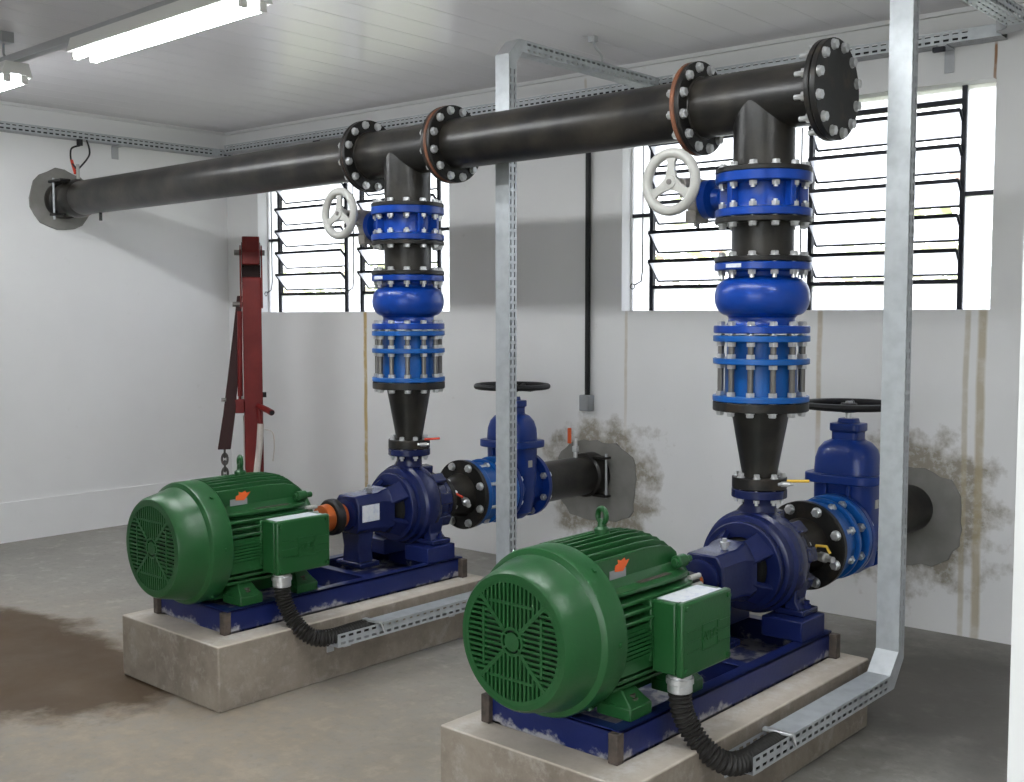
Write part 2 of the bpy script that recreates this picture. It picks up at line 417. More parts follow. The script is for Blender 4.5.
struct('baseboard_left', bb, M_WALL)

ceil = struct('ceiling', MB().box(XL - 0.25, XR + 0.25, YF0, 5.6, ZC + 0.012, ZC + 0.15), M_TRIM)
pw = 0.20
pm = MB().box(0.0007, pw - 0.0007, YF1 - 0.05, 5.35, 0, 0.012).mesh('ceiling_plank'); pm.materials.append(M_PVC)
x = XL - 0.02
while x < XR:
    o = bpy.data.objects.new('ceiling_plank', pm); COL.objects.link(o); o.parent = ceil; o.location = (x, 0, ZC)
    m_ = o.modifiers.new('bevel', 'BEVEL'); m_.width = 0.0013; m_.segments = 1
    x += pw
t1 = MB().box(wx0 + 0.2, wx1, -0.022, 0, ZC - 0.02, ZC)
o = struct('trim_1', t1, M_TRIM, (0, 0, 0), RZ); o.location = (-4, YB, 0)
struct('trim_2', MB().box(XL, XL + 0.022, YF1, 4.87, ZC - 0.02, ZC), M_TRIM)

def irregular(c, rx, rz, n, jit, power=2.0, seed=0):
    rnd = random.Random(seed); P = []
    for i in range(n):
        t = 2 * PI * i / n; cs, sn = math.cos(t), math.sin(t)
        r = 1 / (abs(cs) ** power + abs(sn) ** power) ** (1 / power) * (1 + rnd.uniform(-jit, jit))
        P.append((c[0] + rx * r * cs, c[1] + rz * r * sn))
    return P
for sx, sd in ((S2, 3), (S1, 5)):
    poly = irregular((lx(sx + (0.015 if sx == S2 else -0.07)), 0.53), 0.27 if sx == S2 else 0.25, 0.225, 40, 0.045, 3.2, sd)
    o = part('mortar_patch', MB().prism(poly, 'XZ', -0.008, 0.01), M_PATCH, wall_back, 0.003)
    o.parent = wall_back
wl = bpy.data.objects['wall_left']
poly = irregular((YH - 0.005, ZH + 0.005), 0.215, 0.205, 22, 0.045, 2.0, 9)
part('mortar_patch', MB().prism(poly, 'YZ', XL - 0.01, XL + 0.012), M_PATCH, wl, 0.003)

# windows: black iron frame, two banks of five tilted louvres, fixed ribbed panes
def window(name, X0, X1, secs):
    w = struct(name, None, None); w.location = (-4, YB, 0); w.rotation_euler = (0, 0, RZ)
    D = 0.10; b = 0.011
    fr = MB().box(X0 + 0.001, X0 + 0.012, D - 0.012, D + 0.012, WS + 0.001, WT - 0.001).box(X1 - 0.012, X1 - 0.001, D - 0.012, D + 0.012, WS + 0.001, WT - 0.001)
    part('window_frame', fr, M_TRIM, w)
    ZT, ZBm = 2.447, 1.628
    for sa, sb in secs:
        for xx in (sa, sb): part('mullion', MB().box(xx - b, xx + b, D - 0.015, D + 0.015, WS, WT), M_IRON, w)
        part('transom', MB().box(sa, sb, D - 0.013, D + 0.013, ZT - 0.012, ZT + 0.012), M_IRON, w)
        part('transom', MB().box(sa, sb, D - 0.013, D + 0.013, ZBm - 0.010, ZBm + 0.010), M_IRON, w)
        part('fixed_pane', MB().box(sa + b, sb - b, D - 0.002, D + 0.002, ZT + 0.012, WT), M_PANE, w)
        part('fixed_pane', MB().box(sa + b, sb - b, D - 0.002, D + 0.002, WS, ZBm - 0.01), M_PANE, w)
        for i in range(5):
            zt = 2.40 - 0.158 * i; zb = zt - 0.106; yi, yo = D - 0.052, D + 0.052
            xa, xb = sa + 0.006, sb - 0.006
            lv = MB().box(xa, xb, yi - 0.006, yi + 0.006, zt - 0.009, zt + 0.009)
            lo_ = part('louvre', lv, M_IRON, w)
            part('lower_rail', MB().box(xa, xb, yo - 0.004, yo + 0.004, zb - 0.006, zb + 0.006), M_IRON, lo_)
            for xx in (xa, xb): part('side_rail', MB().beam((xx, yi, zt), (xx, yo, zb), 0.010, 0.012), M_IRON, lo_)
            part('pane', MB().beam(((xa + xb) / 2, yi, zt), ((xa + xb) / 2, yo, zb), xb - xa - 0.01, 0.004), M_PANE, lo_)
        part('lever_bar', MB().tube([(sa - 0.03, D - 0.055, 2.40), (sa - 0.03, D - 0.055, 1.72), (sa - 0.035, D - 0.06, 1.66), (sa - 0.07, D - 0.07, 1.64)], 0.004, 6), M_IRON, w)
        part('lever_ring', MB().torus('Y', (sa - 0.085, D - 0.07, 1.632), 0.014, 0.003, 16, 6), M_IRON, w)
    edges = [X0] + [v for s_ in secs for v in s_] + [X1]
    for i in range(0, len(edges), 2):
        ea, eb = edges[i], edges[i + 1]
        part('fixed_pane', MB().box(ea + 0.011, eb - 0.011, D - 0.002, D + 0.002, WS, 2.017), M_PANE, w)
        part('fixed_pane', MB().box(ea + 0.011, eb - 0.011, D - 0.002, D + 0.002, 2.033, WT), M_PANE, w)
        part('glazing_bar', MB().box(ea + 0.01, eb - 0.01, D - 0.012, D + 0.012, 2.015, 2.035), M_IRON, w)
    return w
window('window_1', W_R[0], W_R[1], ((lx(-3.515), lx(-2.78)), (lx(-2.59), lx(-1.856))))
window('window_2', W_L[0], W_L[1], ((lx(-6.705), lx(-5.99)), (lx(-5.835), lx(-5.115))))

# outdoors: a loose flowering hedge beyond the windows
def hedge():
    rnd = random.Random(2); vs = []; fs = []
    for i in range(7000):
        x = rnd.uniform(-14, 1); y = rnd.uniform(8.5, 9.6); z = rnd.uniform(-0.1, 2.3 + 0.4 * math.sin(x * 1.7))
        a, b_, s_ = rnd.uniform(0, 2 * PI), rnd.uniform(-1, 1), rnd.uniform(0.05, 0.11)
        u = Vector((math.cos(a), math.sin(a) * 0.6, b_ * 0.6)).normalized() * s_; v = Vector((-b_, 0.4, math.cos(a))).normalized() * s_ * 0.5
        c = Vector((x, y, z)); o_ = len(vs)
        vs += [c - u, c + v, c + u, c - v]; fs.append((o_, o_ + 1, o_ + 2, o_ + 3))
    m_ = MB(); m_.add(vs, fs)
    mm = bpy.data.materials.new('flowering_leaves'); mm.use_nodes = True
    k = NT(mm); b = k.N['Principled BSDF']; b.inputs['Roughness'].default_value = 0.6
    ge = k.N.new('ShaderNodeNewGeometry'); rp = k.N.new('ShaderNodeValToRGB'); rp.color_ramp.interpolation = 'CONSTANT'
    e = rp.color_ramp.elements; e[0].position = 0; e[0].color = (0.62, 0.70, 0.45, 1); e[1].position = 0.45; e[1].color = (0.78, 0.80, 0.55, 1)
    q = e.new(0.75); q.color = (0.75, 0.50, 0.46, 1); q = e.new(0.87); q.color = (0.8, 0.74, 0.68, 1)
    k.L.new(ge.outputs['Random Per Island'], rp.inputs['Fac']); k.L.new(rp.outputs['Color'], b.inputs['Base Color'])
    o = bpy.data.objects.new('flowering_hedge', m_.mesh('flowering_hedge')); COL.objects.link(o); o.data.materials.append(mm)
    o['kind'] = 'stuff'; o['label'] = 'green and reddish flowering hedge outside the louvred windows'; o['category'] = 'hedge'
hedge()

# ------------------------------------------------------------------ bolts
_bolt = {}
def bolt_mesh(T, size=0.0165, tail=0.010, rod=False):
    key = (round(T, 4), size, tail, rod)
    if key not in _bolt:
        m = MB()
        m.lathe([(size * 1.15, 0), (size * 1.15, 0.003)], seg=12)
        m.lathe([(size, 0.003), (size, 0.014), (size * 0.75, 0.0165)], seg=6)
        m.cyl('Z', (0, 0, 0), size * 0.55, -T - tail - 0.012, 0.001, 8)
        m.lathe([(size, -T - 0.015), (size, -T)], seg=6)
        _bolt[key] = m.mesh('bolt'); _bolt[key].materials.append(M_ROD if rod else M_BOLT)
    return _bolt[key]
def bolts(root, c, n, R, num, T, phase=0.5, size=0.0165, tail=0.010):
    """num bolts round centre c; heads point along n, T = thickness clamped"""
    n = Vector(n).normalized(); q = n.to_track_quat('Z', 'Y')
    off = Vector(BASE[root.name]); me = bolt_mesh(T, size, tail)
    u = q @ Vector((1, 0, 0)); w = q @ Vector((0, 1, 0))
    for i in range(num):
        t = 2 * PI * (i + phase) / num
        o = bpy.data.objects.new('bolt', me); COL.objects.link(o); o.parent = root
        o.location = Vector(c) + (u * math.cos(t) + w * math.sin(t)) * R - off
        o.rotation_mode = 'QUATERNION'; o.rotation_quaternion = q

# ------------------------------------------------------------------ overhead header
FT = 0.019
def flange_x(x0, x1): return MB().cyl('X', (0, YH, ZH), RF, x0, x1, 56)
hx_l = -4.100                                   # left face of the rear tee's left flange
t = thing('header_pipe', 'long black header pipe running into the left wall', 'pipe', (XL, YH, ZH), 0, 'overhead pipe sections')
part('pipe', MB().cyl('X', (0, YH, ZH), RP, XL - 0.05, hx_l - FT, 48), M_PIPE, t)
part('flange', flange_x(hx_l - FT, hx_l - 0.003), M_FLANGE, t, 0.003)
part('gasket', MB().cyl('X', (0, YH, ZH), RF - 0.003, hx_l - 0.003, hx_l, 48), M_GASKET, t)
part('collar', MB().lathe([(RP, XL + 0.0), (RP + 0.012, XL + 0.015), (RP + 0.016, XL + 0.07), (RP + 0.012, XL + 0.085), (RP, XL + 0.09)], 'X', (0, YH, ZH), 40, False), M_PIPE, t)
part('collar', MB().lathe([(RP, XL + 0.20), (RP + 0.015, XL + 0.21), (RP + 0.015, XL + 0.26), (RP, XL + 0.30)], 'X', (0, YH, ZH), 40, False), M_PIPE, t, label='raised coupling collar near the wall')
part('lug', MB().box(XL + 0.13, XL + 0.30, YH - 0.15, YH - 0.08, ZH + 0.095, ZH + 0.113), M_FLANGE, t, 0.004)
part('lug', MB().box(XL + 0.14, XL + 0.22, YH - 0.15, YH - 0.08, ZH - 0.118, ZH - 0.10), M_FLANGE, t, 0.004)
part('tie_rod', MB().cyl('Z', (XL + 0.175, YH - 0.135, 0), 0.007, ZH - 0.14, ZH + 0.125, 10), M_GALV, t, label='bright tie rod')
part('drain_stub', MB().cyl('Z', (XL + 0.52, YH, 0), 0.010, ZH - RP - 0.05, ZH - RP + 0.01, 10), M_FLANGE, t)

xm0, xm1 = -3.530, -2.250                       # middle section between the tees
t = thing('header_pipe', 'black header pipe section between the two overhead tees', 'pipe', (xm0, YH, ZH), 0, 'overhead pipe sections')
part('pipe', MB().cyl('X', (0, YH, ZH), RP, xm0 + FT * 0.5, xm1 - FT * 0.5, 48), M_PIPE, t)
part('flange', flange_x(xm0, xm0 + FT), M_FLANGE, t, 0.003)
part('flange', flange_x(xm1 - FT - 0.002, xm1 - 0.003), M_GASKET, t, 0.003, label='rust coloured flange')
part('gasket', MB().cyl('X', (0, YH, ZH), RF + 0.001, xm0 - 0.016, xm0, 48), M_GASKET, t, label='rust coloured gasket ring')
part('gasket', MB().cyl('X', (0, YH, ZH), RF - 0.004, xm1 - 0.003, xm1, 48), M_BLACK, t)

ZT_ = 1.972                                     # bottom face of tee branch flange
def tee(sx, xl, xr, label, boltL, boltR):
    t = thing('pipe_tee', label, 'pipe fitting', (sx, YH, ZT_), 0, 'pipe tees')
    b = MB().cyl('X', (0, YH, ZH), RP, xl + FT * 0.5, xr - FT * 0.5, 56)
    part('run', b, M_PIPE, t)
    part('branch', MB().cyl('Z', (sx, YH, 0), RP - 0.0015, ZT_ + 0.01, ZH, 56), M_PIPE, t)
    part('flange', flange_x(xl, xl + FT), M_FLANGE, t, 0.003); part('flange', flange_x(xr - FT, xr), M_FLANGE, t, 0.003)
    part('branch_flange', MB().cyl('Z', (sx, YH, 0), RF, ZT_, ZT_ + FT, 56), M_FLANGE, t, 0.003)
    part('weld', MB().torus('X', (xl + FT, YH, ZH), RP, 0.006, 40, 8), M_PIPE, t)
    part('weld', MB().torus('X', (xr - FT, YH, ZH), RP, 0.006, 40, 8), M_PIPE, t)
    part('weld', MB().torus('Z', (sx, YH, ZT_ + FT), RP, 0.006, 40, 8), M_PIPE, t)
    bolts(t, (xl + FT, YH, ZH), (1, 0, 0), RB, 12, 2 * FT + 0.004)
    if boltR: bolts(t, (xr + FT + 0.017, YH, ZH), (1, 0, 0), RB, 12, 2 * FT + 0.017)
    bolts(t, (sx, YH, ZT_ + FT), (0, 0, 1), RB, 12, FT + 0.036, size=0.015)
    return t
tee(S1, xm1, -1.729, 'black flanged tee at the end closed by a blind flange', True, False)
tee(S2, hx_l, -3.547, 'black flanged tee between the long and middle header pipes', True, True)
t = thing('blind_flange', 'black blind flange bolted over the end of the header', 'flange', (-1.729, YH, ZH))
part('disc', MB().cyl('X', (0, YH, ZH), RF, -1.726, -1.705, 64), M_FLANGE, t, 0.003)
part('gasket', MB().cyl('X', (0, YH, ZH), RF - 0.008, -1.729, -1.726, 48), M_BLACK, t)
bolts(t, (-1.705, YH, ZH), (1, 0, 0), RB, 12, 0.043, tail=0.03)

# ------------------------------------------------------------------ vertical stacks (built at the front pump, then copied)
DX = S2 - S1
FRONT = 'beside the blind-flanged end of the header'
def superring(cx, cy, z, ax, ay, p=4.0, n=40):
    R = []
    for i in range(n):
        t = 2 * PI * i / n; c, s_ = math.cos(t), math.sin(t)
        R.append((cx + ax * math.copysign(abs(c) ** (2 / p), c), cy + ay * math.copysign(abs(s_) ** (2 / p), s_), z))
    return R
SC = (0, YH, 0)
# butterfly valve
z0, z1 = 1.819, 1.972
t = thing('butterfly_valve', 'blue butterfly valve with cream handwheel under the blind-flanged tee', 'valve', (0, YH, z0), S1, 'butterfly valves')
part('body', MB().lathe([(0.10, z0), (RF - 0.002, z0), (RF, z0 + 0.003), (RF, z0 + 0.025), (RF - 0.003, z0 + 0.028), (0.128, z0 + 0.034), (0.125, z0 + 0.045), (0.125, z1 - 0.048), (0.128, z1 - 0.038), (RF - 0.003, z1 - 0.034), (RF, z1 - 0.031), (RF, z1 - 0.003), (RF - 0.002, z1), (0.10, z1)], 'Z', SC, 64), M_BLUE, t)
for i, a in enumerate((20, 160, 200, 340, 250, 110)):
    ca, sa = math.cos(math.radians(a)), math.sin(math.radians(a))
    part('rib', MB().obox((ca * 0.138, YH + sa * 0.138, (z0 + z1) / 2), (ca * 0.018, sa * 0.018, 0), (-sa * 0.012, ca * 0.012, 0), (0, 0, 0.045)), M_BLUE, t, 0.003)
zm = (z0 + z1) / 2 + 0.004
part('shaft_neck', MB().lathe([(0.050, -0.10), (0.045, -0.15), (0.035, -0.17), (0.040, -0.195), (0.072, -0.205), (0.072, -0.235), (0.066, -0.24)], 'X', (0, YH, zm), 32), M_BLUE, t)
gb = part('gearbox', MB().lathe([(0.062, -0.242), (0.066, -0.246), (0.062, -0.285), (0.045, -0.298)], 'X', (0, YH, zm), 28)
          .box(-0.298, -0.245, YH - 0.09, YH + 0.03, zm + 0.005, zm + 0.075).cyl('Y', (-0.265, 0, zm + 0.045), 0.026, YH - 0.135, YH - 0.08, 20)
          .box(-0.295, -0.25, YH - 0.05, YH + 0.04, zm - 0.085, zm - 0.04), M_CAST, t, 0.004)
part('gear_bolt', MB().cyl('Z', (-0.262, YH - 0.03, 0), 0.007, zm - 0.10, zm - 0.08, 8).cyl('Z', (-0.284, YH + 0.02, 0), 0.007, zm - 0.10, zm - 0.08, 8), M_ROD, gb)
wy, wz, wx = YH - 0.185, zm + 0.051, -0.270
hw = part('handwheel', MB().torus('Y', (wx, wy, wz), 0.103, 0.0185, 44, 12), M_WHEEL, t, label='cream painted handwheel')
part('wheel_hub', MB().lathe([(0.024, wy - 0.012), (0.026, wy - 0.004), (0.024, wy + 0.03)], 'Y', (wx, 0, wz), 24), M_WHEEL, hw, 0.002)
for k_ in range(3):
    a = math.radians(88 + 120 * k_)
    d = Vector((math.cos(a), 0, math.sin(a))); p_ = Vector((-d.z, 0, d.x)); c = Vector((wx, wy, wz))
    sp_ = MB().loft([[c + d * r + p_ * w_ * s_ + Vector((0, e * 0.007, 0)) for s_, e in ((-1, -1), (1, -1), (1, 1), (-1, 1))] for r, w_ in ((0.012, 0.024), (0.04, 0.017), (0.070, 0.015), (0.098, 0.030))])
    part('spoke', sp_, M_WHEEL, hw, 0.002)
part('spindle', MB().cyl('Y', (wx, 0, wz), 0.010, wy - 0.016, YH - 0.13, 14), M_ROD, t)
clone(t, DX, 'blue butterfly valve with cream handwheel under the tee nearer the red hoist')
# spool
z0, z1 = 1.660, 1.816
t = thing('pipe_spool', 'short black flanged spool below the blind-flanged tee', 'pipe', (0, YH, z0), S1, 'pipe spools')
part('pipe', MB().cyl('Z', SC, RP, z0 + 0.01, z1 - 0.01, 48), M_PIPE, t)
part('flange', MB().cyl('Z', SC, RF, z1 - FT, z1, 56), M_FLANGE, t, 0.003); part('flange', MB().cyl('Z', SC, RF, z0, z0 + FT, 56), M_FLANGE, t, 0.003)
bolts(t, (0, YH, z1 - FT), (0, 0, -1), RB, 12, FT + 0.034, size=0.015)
bolts(t, (0, YH, z0 + FT), (0, 0, 1), RB, 12, FT + 0.030, size=0.015, tail=0.015)
clone(t, DX, 'short black flanged spool below the tee nearer the red hoist')
# check valve
z0, z1 = 1.408, 1.658
t = thing('check_valve', 'bulbous blue check valve on the riser under the blind flange', 'valve', (0, YH, z0), S1, 'check valves')
prof = [(0.09, z0), (RF - 0.003, z0), (RF, z0 + 0.003), (RF, z0 + 0.024), (RF - 0.003, z0 + 0.027), (0.126, z0 + 0.029), (0.119, z0 + 0.040), (0.118, z0 + 0.055)]
zb = 1.537
for k_ in range(-7, 8):
    a = k_ / 7 * math.radians(82); prof.append((0.113 + 0.055 * math.cos(a) ** 0.8, zb + 0.067 * math.sin(a)))
prof += [(0.118, z1 - 0.048), (0.121, z1 - 0.034), (0.127, z1 - 0.029), (RF - 0.003, z1 - 0.027), (RF, z1 - 0.024), (RF, z1 - 0.003), (RF - 0.003, z1), (0.09, z1)]
part('body', MB().lathe(prof, 'Z', SC, 72), M_BLUE, t)
bolts(t, (0, YH, z0 + 0.026), (0, 0, 1), RB, 12, 0.03, size=0.015, tail=0.0)
def arc_plate(r, a0, a1, zb_, zt_, n=10, th=0.0015):
    A_ = [math.radians(a0 + (a1 - a0) * i / n) for i in range(n + 1)]
    return MB().loft([[(math.cos(a) * (r + d), YH + math.sin(a) * (r + d), z) for d, z in ((0, zb_), (th, zb_), (th, zt_), (0, zt_))] for a in A_])
part('stamped_label', arc_plate(RF, 252, 274, z1 - 0.020, z1 - 0.006), M_LABEL, t, label='pale label on flange rim')
clone(t, DX, 'bulbous blue check valve on the riser nearer the red hoist')
# dismantling joint
z0, z1 = 1.164, 1.400
t = thing('dismantling_joint', 'light blue dismantling joint with threaded rods under the blind-flanged riser', 'pipe fitting', (0, YH, z0), S1, 'dismantling joints')
part('sleeve', MB().lathe([(0.10, z0), (0.128, z0 + 0.01), (0.128, 1.30), (0.122, 1.32), (0.122, z1)], 'Z', SC, 56), M_SKY, t)
for za, zb_ in ((z0, z0 + 0.021), (1.298, 1.319), (1.378, z1)):
    part('ring', MB().cyl('Z', SC, RF + 0.001, za, zb_, 60), M_SKY, t, 0.003)
for i in range(12):
    a = 2 * PI * (i + 0.5) / 12; cx, cy = RB * math.cos(a), YH + RB * math.sin(a)
    rd = part('threaded_rod', MB().cyl('Z', (cx, cy, 0), 0.0105, z0 - 0.03, z1 - 0.005, 10), M_ROD, t)
    for za in (z0 + 0.021, 1.362, 1.283, 1.319):
        part('nut', MB().lathe([(0.0165, za), (0.0165, za + 0.0155)], 'Z', (cx, cy, 0), 6), M_BOLT, rd)
clone(t, DX, 'light blue dismantling joint with threaded rods under the riser nearer the hoist')
# reducer
t = thing('discharge_reducer', 'black tapered reducer above the pump at the blind flange end', 'pipe fitting', (0, YH, 0.846), S1, 'tapered discharge reducers')
part('cone', MB().lathe([(RP - 0.004, 1.15), (0.103, 1.125), (0.0625, 0.90), (0.062, 0.86)], 'Z', SC, 48), M_PIPE, t)
part('top_flange', MB().cyl('Z', SC, RF, 1.130, 1.162, 56), M_FLANGE, t, 0.003)
part('bottom_flange', MB().cyl('Z', SC, 0.098, 0.848, 0.890, 48), M_FLANGE, t, 0.003)
bolts(t, (0, YH, 1.130), (0, 0, -1), RB, 12, 0.03, size=0.015, tail=0.0)
bolts(t, (0, YH, 0.890), (0, 0, 1), 0.082, 8, 0.072, size=0.012, tail=0.012)
clone(t, DX, 'black tapered reducer above the pump nearer the red hoist')

# ------------------------------------------------------------------ pumps
def pump():
    t = thing('centrifugal_pump', 'navy blue centrifugal pump under the blind-flanged riser', 'pump', (0, YH, 0.40), S1, 'centrifugal pumps')
    # spiral volute
    rings = []; seg = 56
    prof = [(0.10, 3.485), (0.158, 3.487), (0.168, 3.492), (0.172, 3.52), (0.183, 3.530), (0.186, 3.56), (0.184, 3.60), (0.172, 3.625), (0.150, 3.64), (0.148, 3.695), (0.140, 3.702), (0.10, 3.705)]
    for r, y in prof:
        ring = []
        for i in range(seg):
            a = 2 * PI * i / seg
            sw = 1 + 0.13 * (((a - PI * 0.5) / (2 * PI)) % 1.0 - 0.35) * (1 if r > 0.15 else 0)
            ring.append((-r * sw * math.sin(a), y, A + r * sw * math.cos(a)))
        rings.append(ring)
    part('volute', MB().loft(rings), M_NAVY, t)
    part('discharge_neck', MB().loft([superring(-0.040, 3.575, 0.60, 0.150, 0.060, 3), superring(-0.030, 3.575, 0.68, 0.125, 0.058, 2.8), superring(-0.014, 3.577, 0.745, 0.082, 0.058, 2.4), superring(0, YH, 0.785, 0.062, 0.058, 2.0), superring(0, YH, 0.80, 0.060, 0.058, 2.0), superring(0, YH, 0.83, 0.072, 0.07, 2.0)]), M_NAVY, t)
    part('discharge_flange', MB().cyl('Z', SC, 0.099, 0.815, 0.846, 48), M_NAVY, t, 0.003)
    for i in range(10):
        a = 2 * PI * (i + 0.3) / 10; ca, sa = math.cos(a), math.sin(a)
        part('casing_rib', MB().obox((ca * 0.160, 3.655, A + sa * 0.160), (ca * 0.020, 0, sa * 0.020), (-sa * 0.026, 0, ca * 0.026), (0, 0.040, 0)), M_NAVY, t, 0.007)
    part('suction_neck', MB().lathe([(0.115, 3.695), (0.090, 3.715), (0.085, 3.745)], 'Y', (0, 0, A), 40), M_NAVY, t)
    part('suction_flange', MB().cyl('Y', (0, 0, A), 0.108, 3.742, 3.768, 48), M_NAVY, t, 0.003)
    bolts(t, (0, 3.742, A), (0, -1, 0), 0.090, 8, 0.052, size=0.0125, tail=0.01)
    # motor-side bracket
    part('bracket_ring', MB().ring('Y', (0, 0, A), 0.105, 0.158, 3.455, 3.487, 48), M_NAVY, t, 0.004)
    part('seal_cover', MB().lathe([(0.05, 3.44), (0.09, 3.45), (0.105, 3.475), (0.105, 3.49)], 'Y', (0, 0, A), 36), M_GRILLE_DARK, t)
    for a in (45, 135, 225, 315):
        ca, sa = math.cos(math.radians(a)), math.sin(math.radians(a))
        part('bracket_arm', MB().loft([[Vector((ca * r, y, A + sa * r)) + Vector((-sa, 0, ca)) * w_ * s_ + Vector((ca, 0, sa)) * e * 0.014 for s_, e in ((-1, -1), (1, -1), (1, 1), (-1, 1))] for r, y, w_ in ((0.075, 3.36, 0.045), (0.10, 3.41, 0.045), (0.13, 3.47, 0.05))]), M_NAVY, t, 0.005)
    def sec(y, w_, zt, zb_, ch):
        return [(-w_, y, A + zb_ + ch), (-w_ + ch, y, A + zb_), (w_ - ch, y, A + zb_), (w_, y, A + zb_ + ch), (w_, y, A + zt - ch * 1.6), (w_ - ch * 1.2, y, A + zt), (-w_ + ch * 1.2, y, A + zt), (-w_, y, A + zt - ch * 1.6)]
    part('bearing_housing', MB().loft([sec(3.195, 0.082, 0.085, -0.085, 0.022), sec(3.335, 0.084, 0.088, -0.090, 0.022), sec(3.36, 0.095, 0.098, -0.10, 0.03), sec(3.40, 0.10, 0.105, -0.105, 0.04)]), M_NAVY, t, 0.006)
    part('bearing_cover', MB().lathe([(0.07, 3.198), (0.07, 3.182), (0.055, 3.175)], 'Y', (0, 0, A), 32), M_NAVY, t)
    part('oil_cap', MB().lathe([(0.012, A + 0.085), (0.012, A + 0.10), (0.017, A + 0.10), (0.017, A + 0.112), (0.008, A + 0.114), (0.008, A + 0.125)], 'Z', (0.02, 3.31, 0), 8), M_BOLT, t)
    part('shaft', MB().cyl('Y', (0, 0, A), 0.022, 3.165, 3.18, 20), M_ROD, t)
    part('support_foot', MB().prism([(-0.065, 0.50), (-0.05, 0.43), (-0.06, 0.345), (0.06, 0.345), (0.05, 0.43), (0.065, 0.50)], 'XZ', 3.215, 3.30).box(-0.085, 0.085, 3.20, 3.315, 0.341, 0.365), M_NAVY, t, 0.006)
    for s_ in (-1, 1):
        part('casing_foot', MB().loft([[(s_ * 0.125, y, 0.53) for y in (3.545, 3.64)] + [(s_ * 0.175, y, 0.53) for y in (3.64, 3.545)],
                                       [(s_ * 0.13, y, 0.46) for y in (3.555, 3.63)] + [(s_ * 0.165, y, 0.46) for y in (3.63, 3.555)],
                                       [(s_ * 0.125, y, 0.432) for y in (3.545, 3.64)] + [(s_ * 0.185, y, 0.432) for y in (3.64, 3.545)]]).box(min(s_ * 0.09, s_ * 0.205), max(s_ * 0.09, s_ * 0.205), 3.535, 3.65, 0.412, 0.434), M_NAVY, t, 0.005)
        part('hold_down_bolt', MB().lathe([(0.017, 0.434), (0.017, 0.446), (0.011, 0.447), (0.011, 0.46)], 'Z', (s_ * 0.185, 3.60, 0), 6), M_NAVY, t)
    return t
p1 = pump()
p2 = clone(p1, DX, 'navy blue centrifugal pump with white plate, joined to the orange coupling')
part('rating_plate', MB().box(0.0835, 0.0855, 3.215, 3.315, A - 0.030, A + 0.045), M_LABEL, p2, label='white rating plate')

# shaft couplings
def coupling(sx, label, k=1.0):
    t = thing('shaft_coupling', label, 'coupling', (0, 3.06, A), sx, 'shaft couplings')
    part('hub', MB().lathe([(r * k, y) for r, y in [(0.045, 3.045), (0.068, 3.05), (0.072, 3.085), (0.066, 3.095)]], 'Y', (0, 0, A), 32), M_ORANGE, t, label='orange hub')
    part('tyre', MB().lathe([(r * k, y) for r, y in [(0.05, 3.088), (0.086, 3.090), (0.094, 3.10), (0.094, 3.125), (0.086, 3.134), (0.05, 3.136)]], 'Y', (0, 0, A), 40), M_BLACK, t, label='black rubber tyre')
    part('hub', MB().lathe([(r * k, y) for r, y in [(0.066, 3.13), (0.070, 3.14), (0.062, 3.165), (0.03, 3.17)]], 'Y', (0, 0, A), 32), M_ORANGE, t, label='orange hub')
    return t
coupling(S2, 'orange and black tyre coupling between motor and pump nearer the hoist', 0.86)
coupling(S1, 'orange and black coupling behind the white-topped terminal box', 0.42)

# ------------------------------------------------------------------ suction side
t = thing('suction_reducer', 'black cone reducer with yellow-lever tap on the suction side', 'pipe fitting', (0, 3.77, A), S1, 'suction reducers')
part('small_flange', MB().cyl('Y', (0, 0, A), 0.108, 3.770, 3.794, 48), M_FLANGE, t, 0.003)
part('cone', MB().lathe([(0.074, 3.79), (0.076, 3.82), (0.105, 3.91), (RP, 3.935)], 'Y', (0, 0, A), 48), M_PIPE, t)
part('large_flange', MB().cyl('Y', (0, 0, A), RF + 0.003, 3.928, 3.953, 60), M_FLANGE, t, 0.003)
bolts(t, (0, 3.928, A), (0, -1, 0), RB, 8, 0.12, size=0.018, tail=0.03)
clone(t, DX, 'black cone reducer with red-lever tap on the suction side')
t = thing('suction_adapter', 'light blue ringed flange adapter between gate valve and black cone with yellow tap', 'pipe fitting', (0, 3.954, A), S1, 'suction flange adapters')
part('sleeve', MB().cyl('Y', (0, 0, A), 0.125, 3.956, 4.188, 48), M_SKY, t)
for ya, yb_, r in ((3.954, 3.985, RF), (4.075, 4.098, RF - 0.005), (4.155, 4.185, RF)):
    part('ring', MB().cyl('Y', (0, 0, A), r, ya, yb_, 60), M_SKY, t, 0.004)
part('band', MB().cyl('Y', (0, 0, A), 0.150, 3.985, 4.075, 56), M_SKY, t, 0.004)
clone(t, DX, 'light blue ringed flange adapter between gate valve and black cone with red tap')

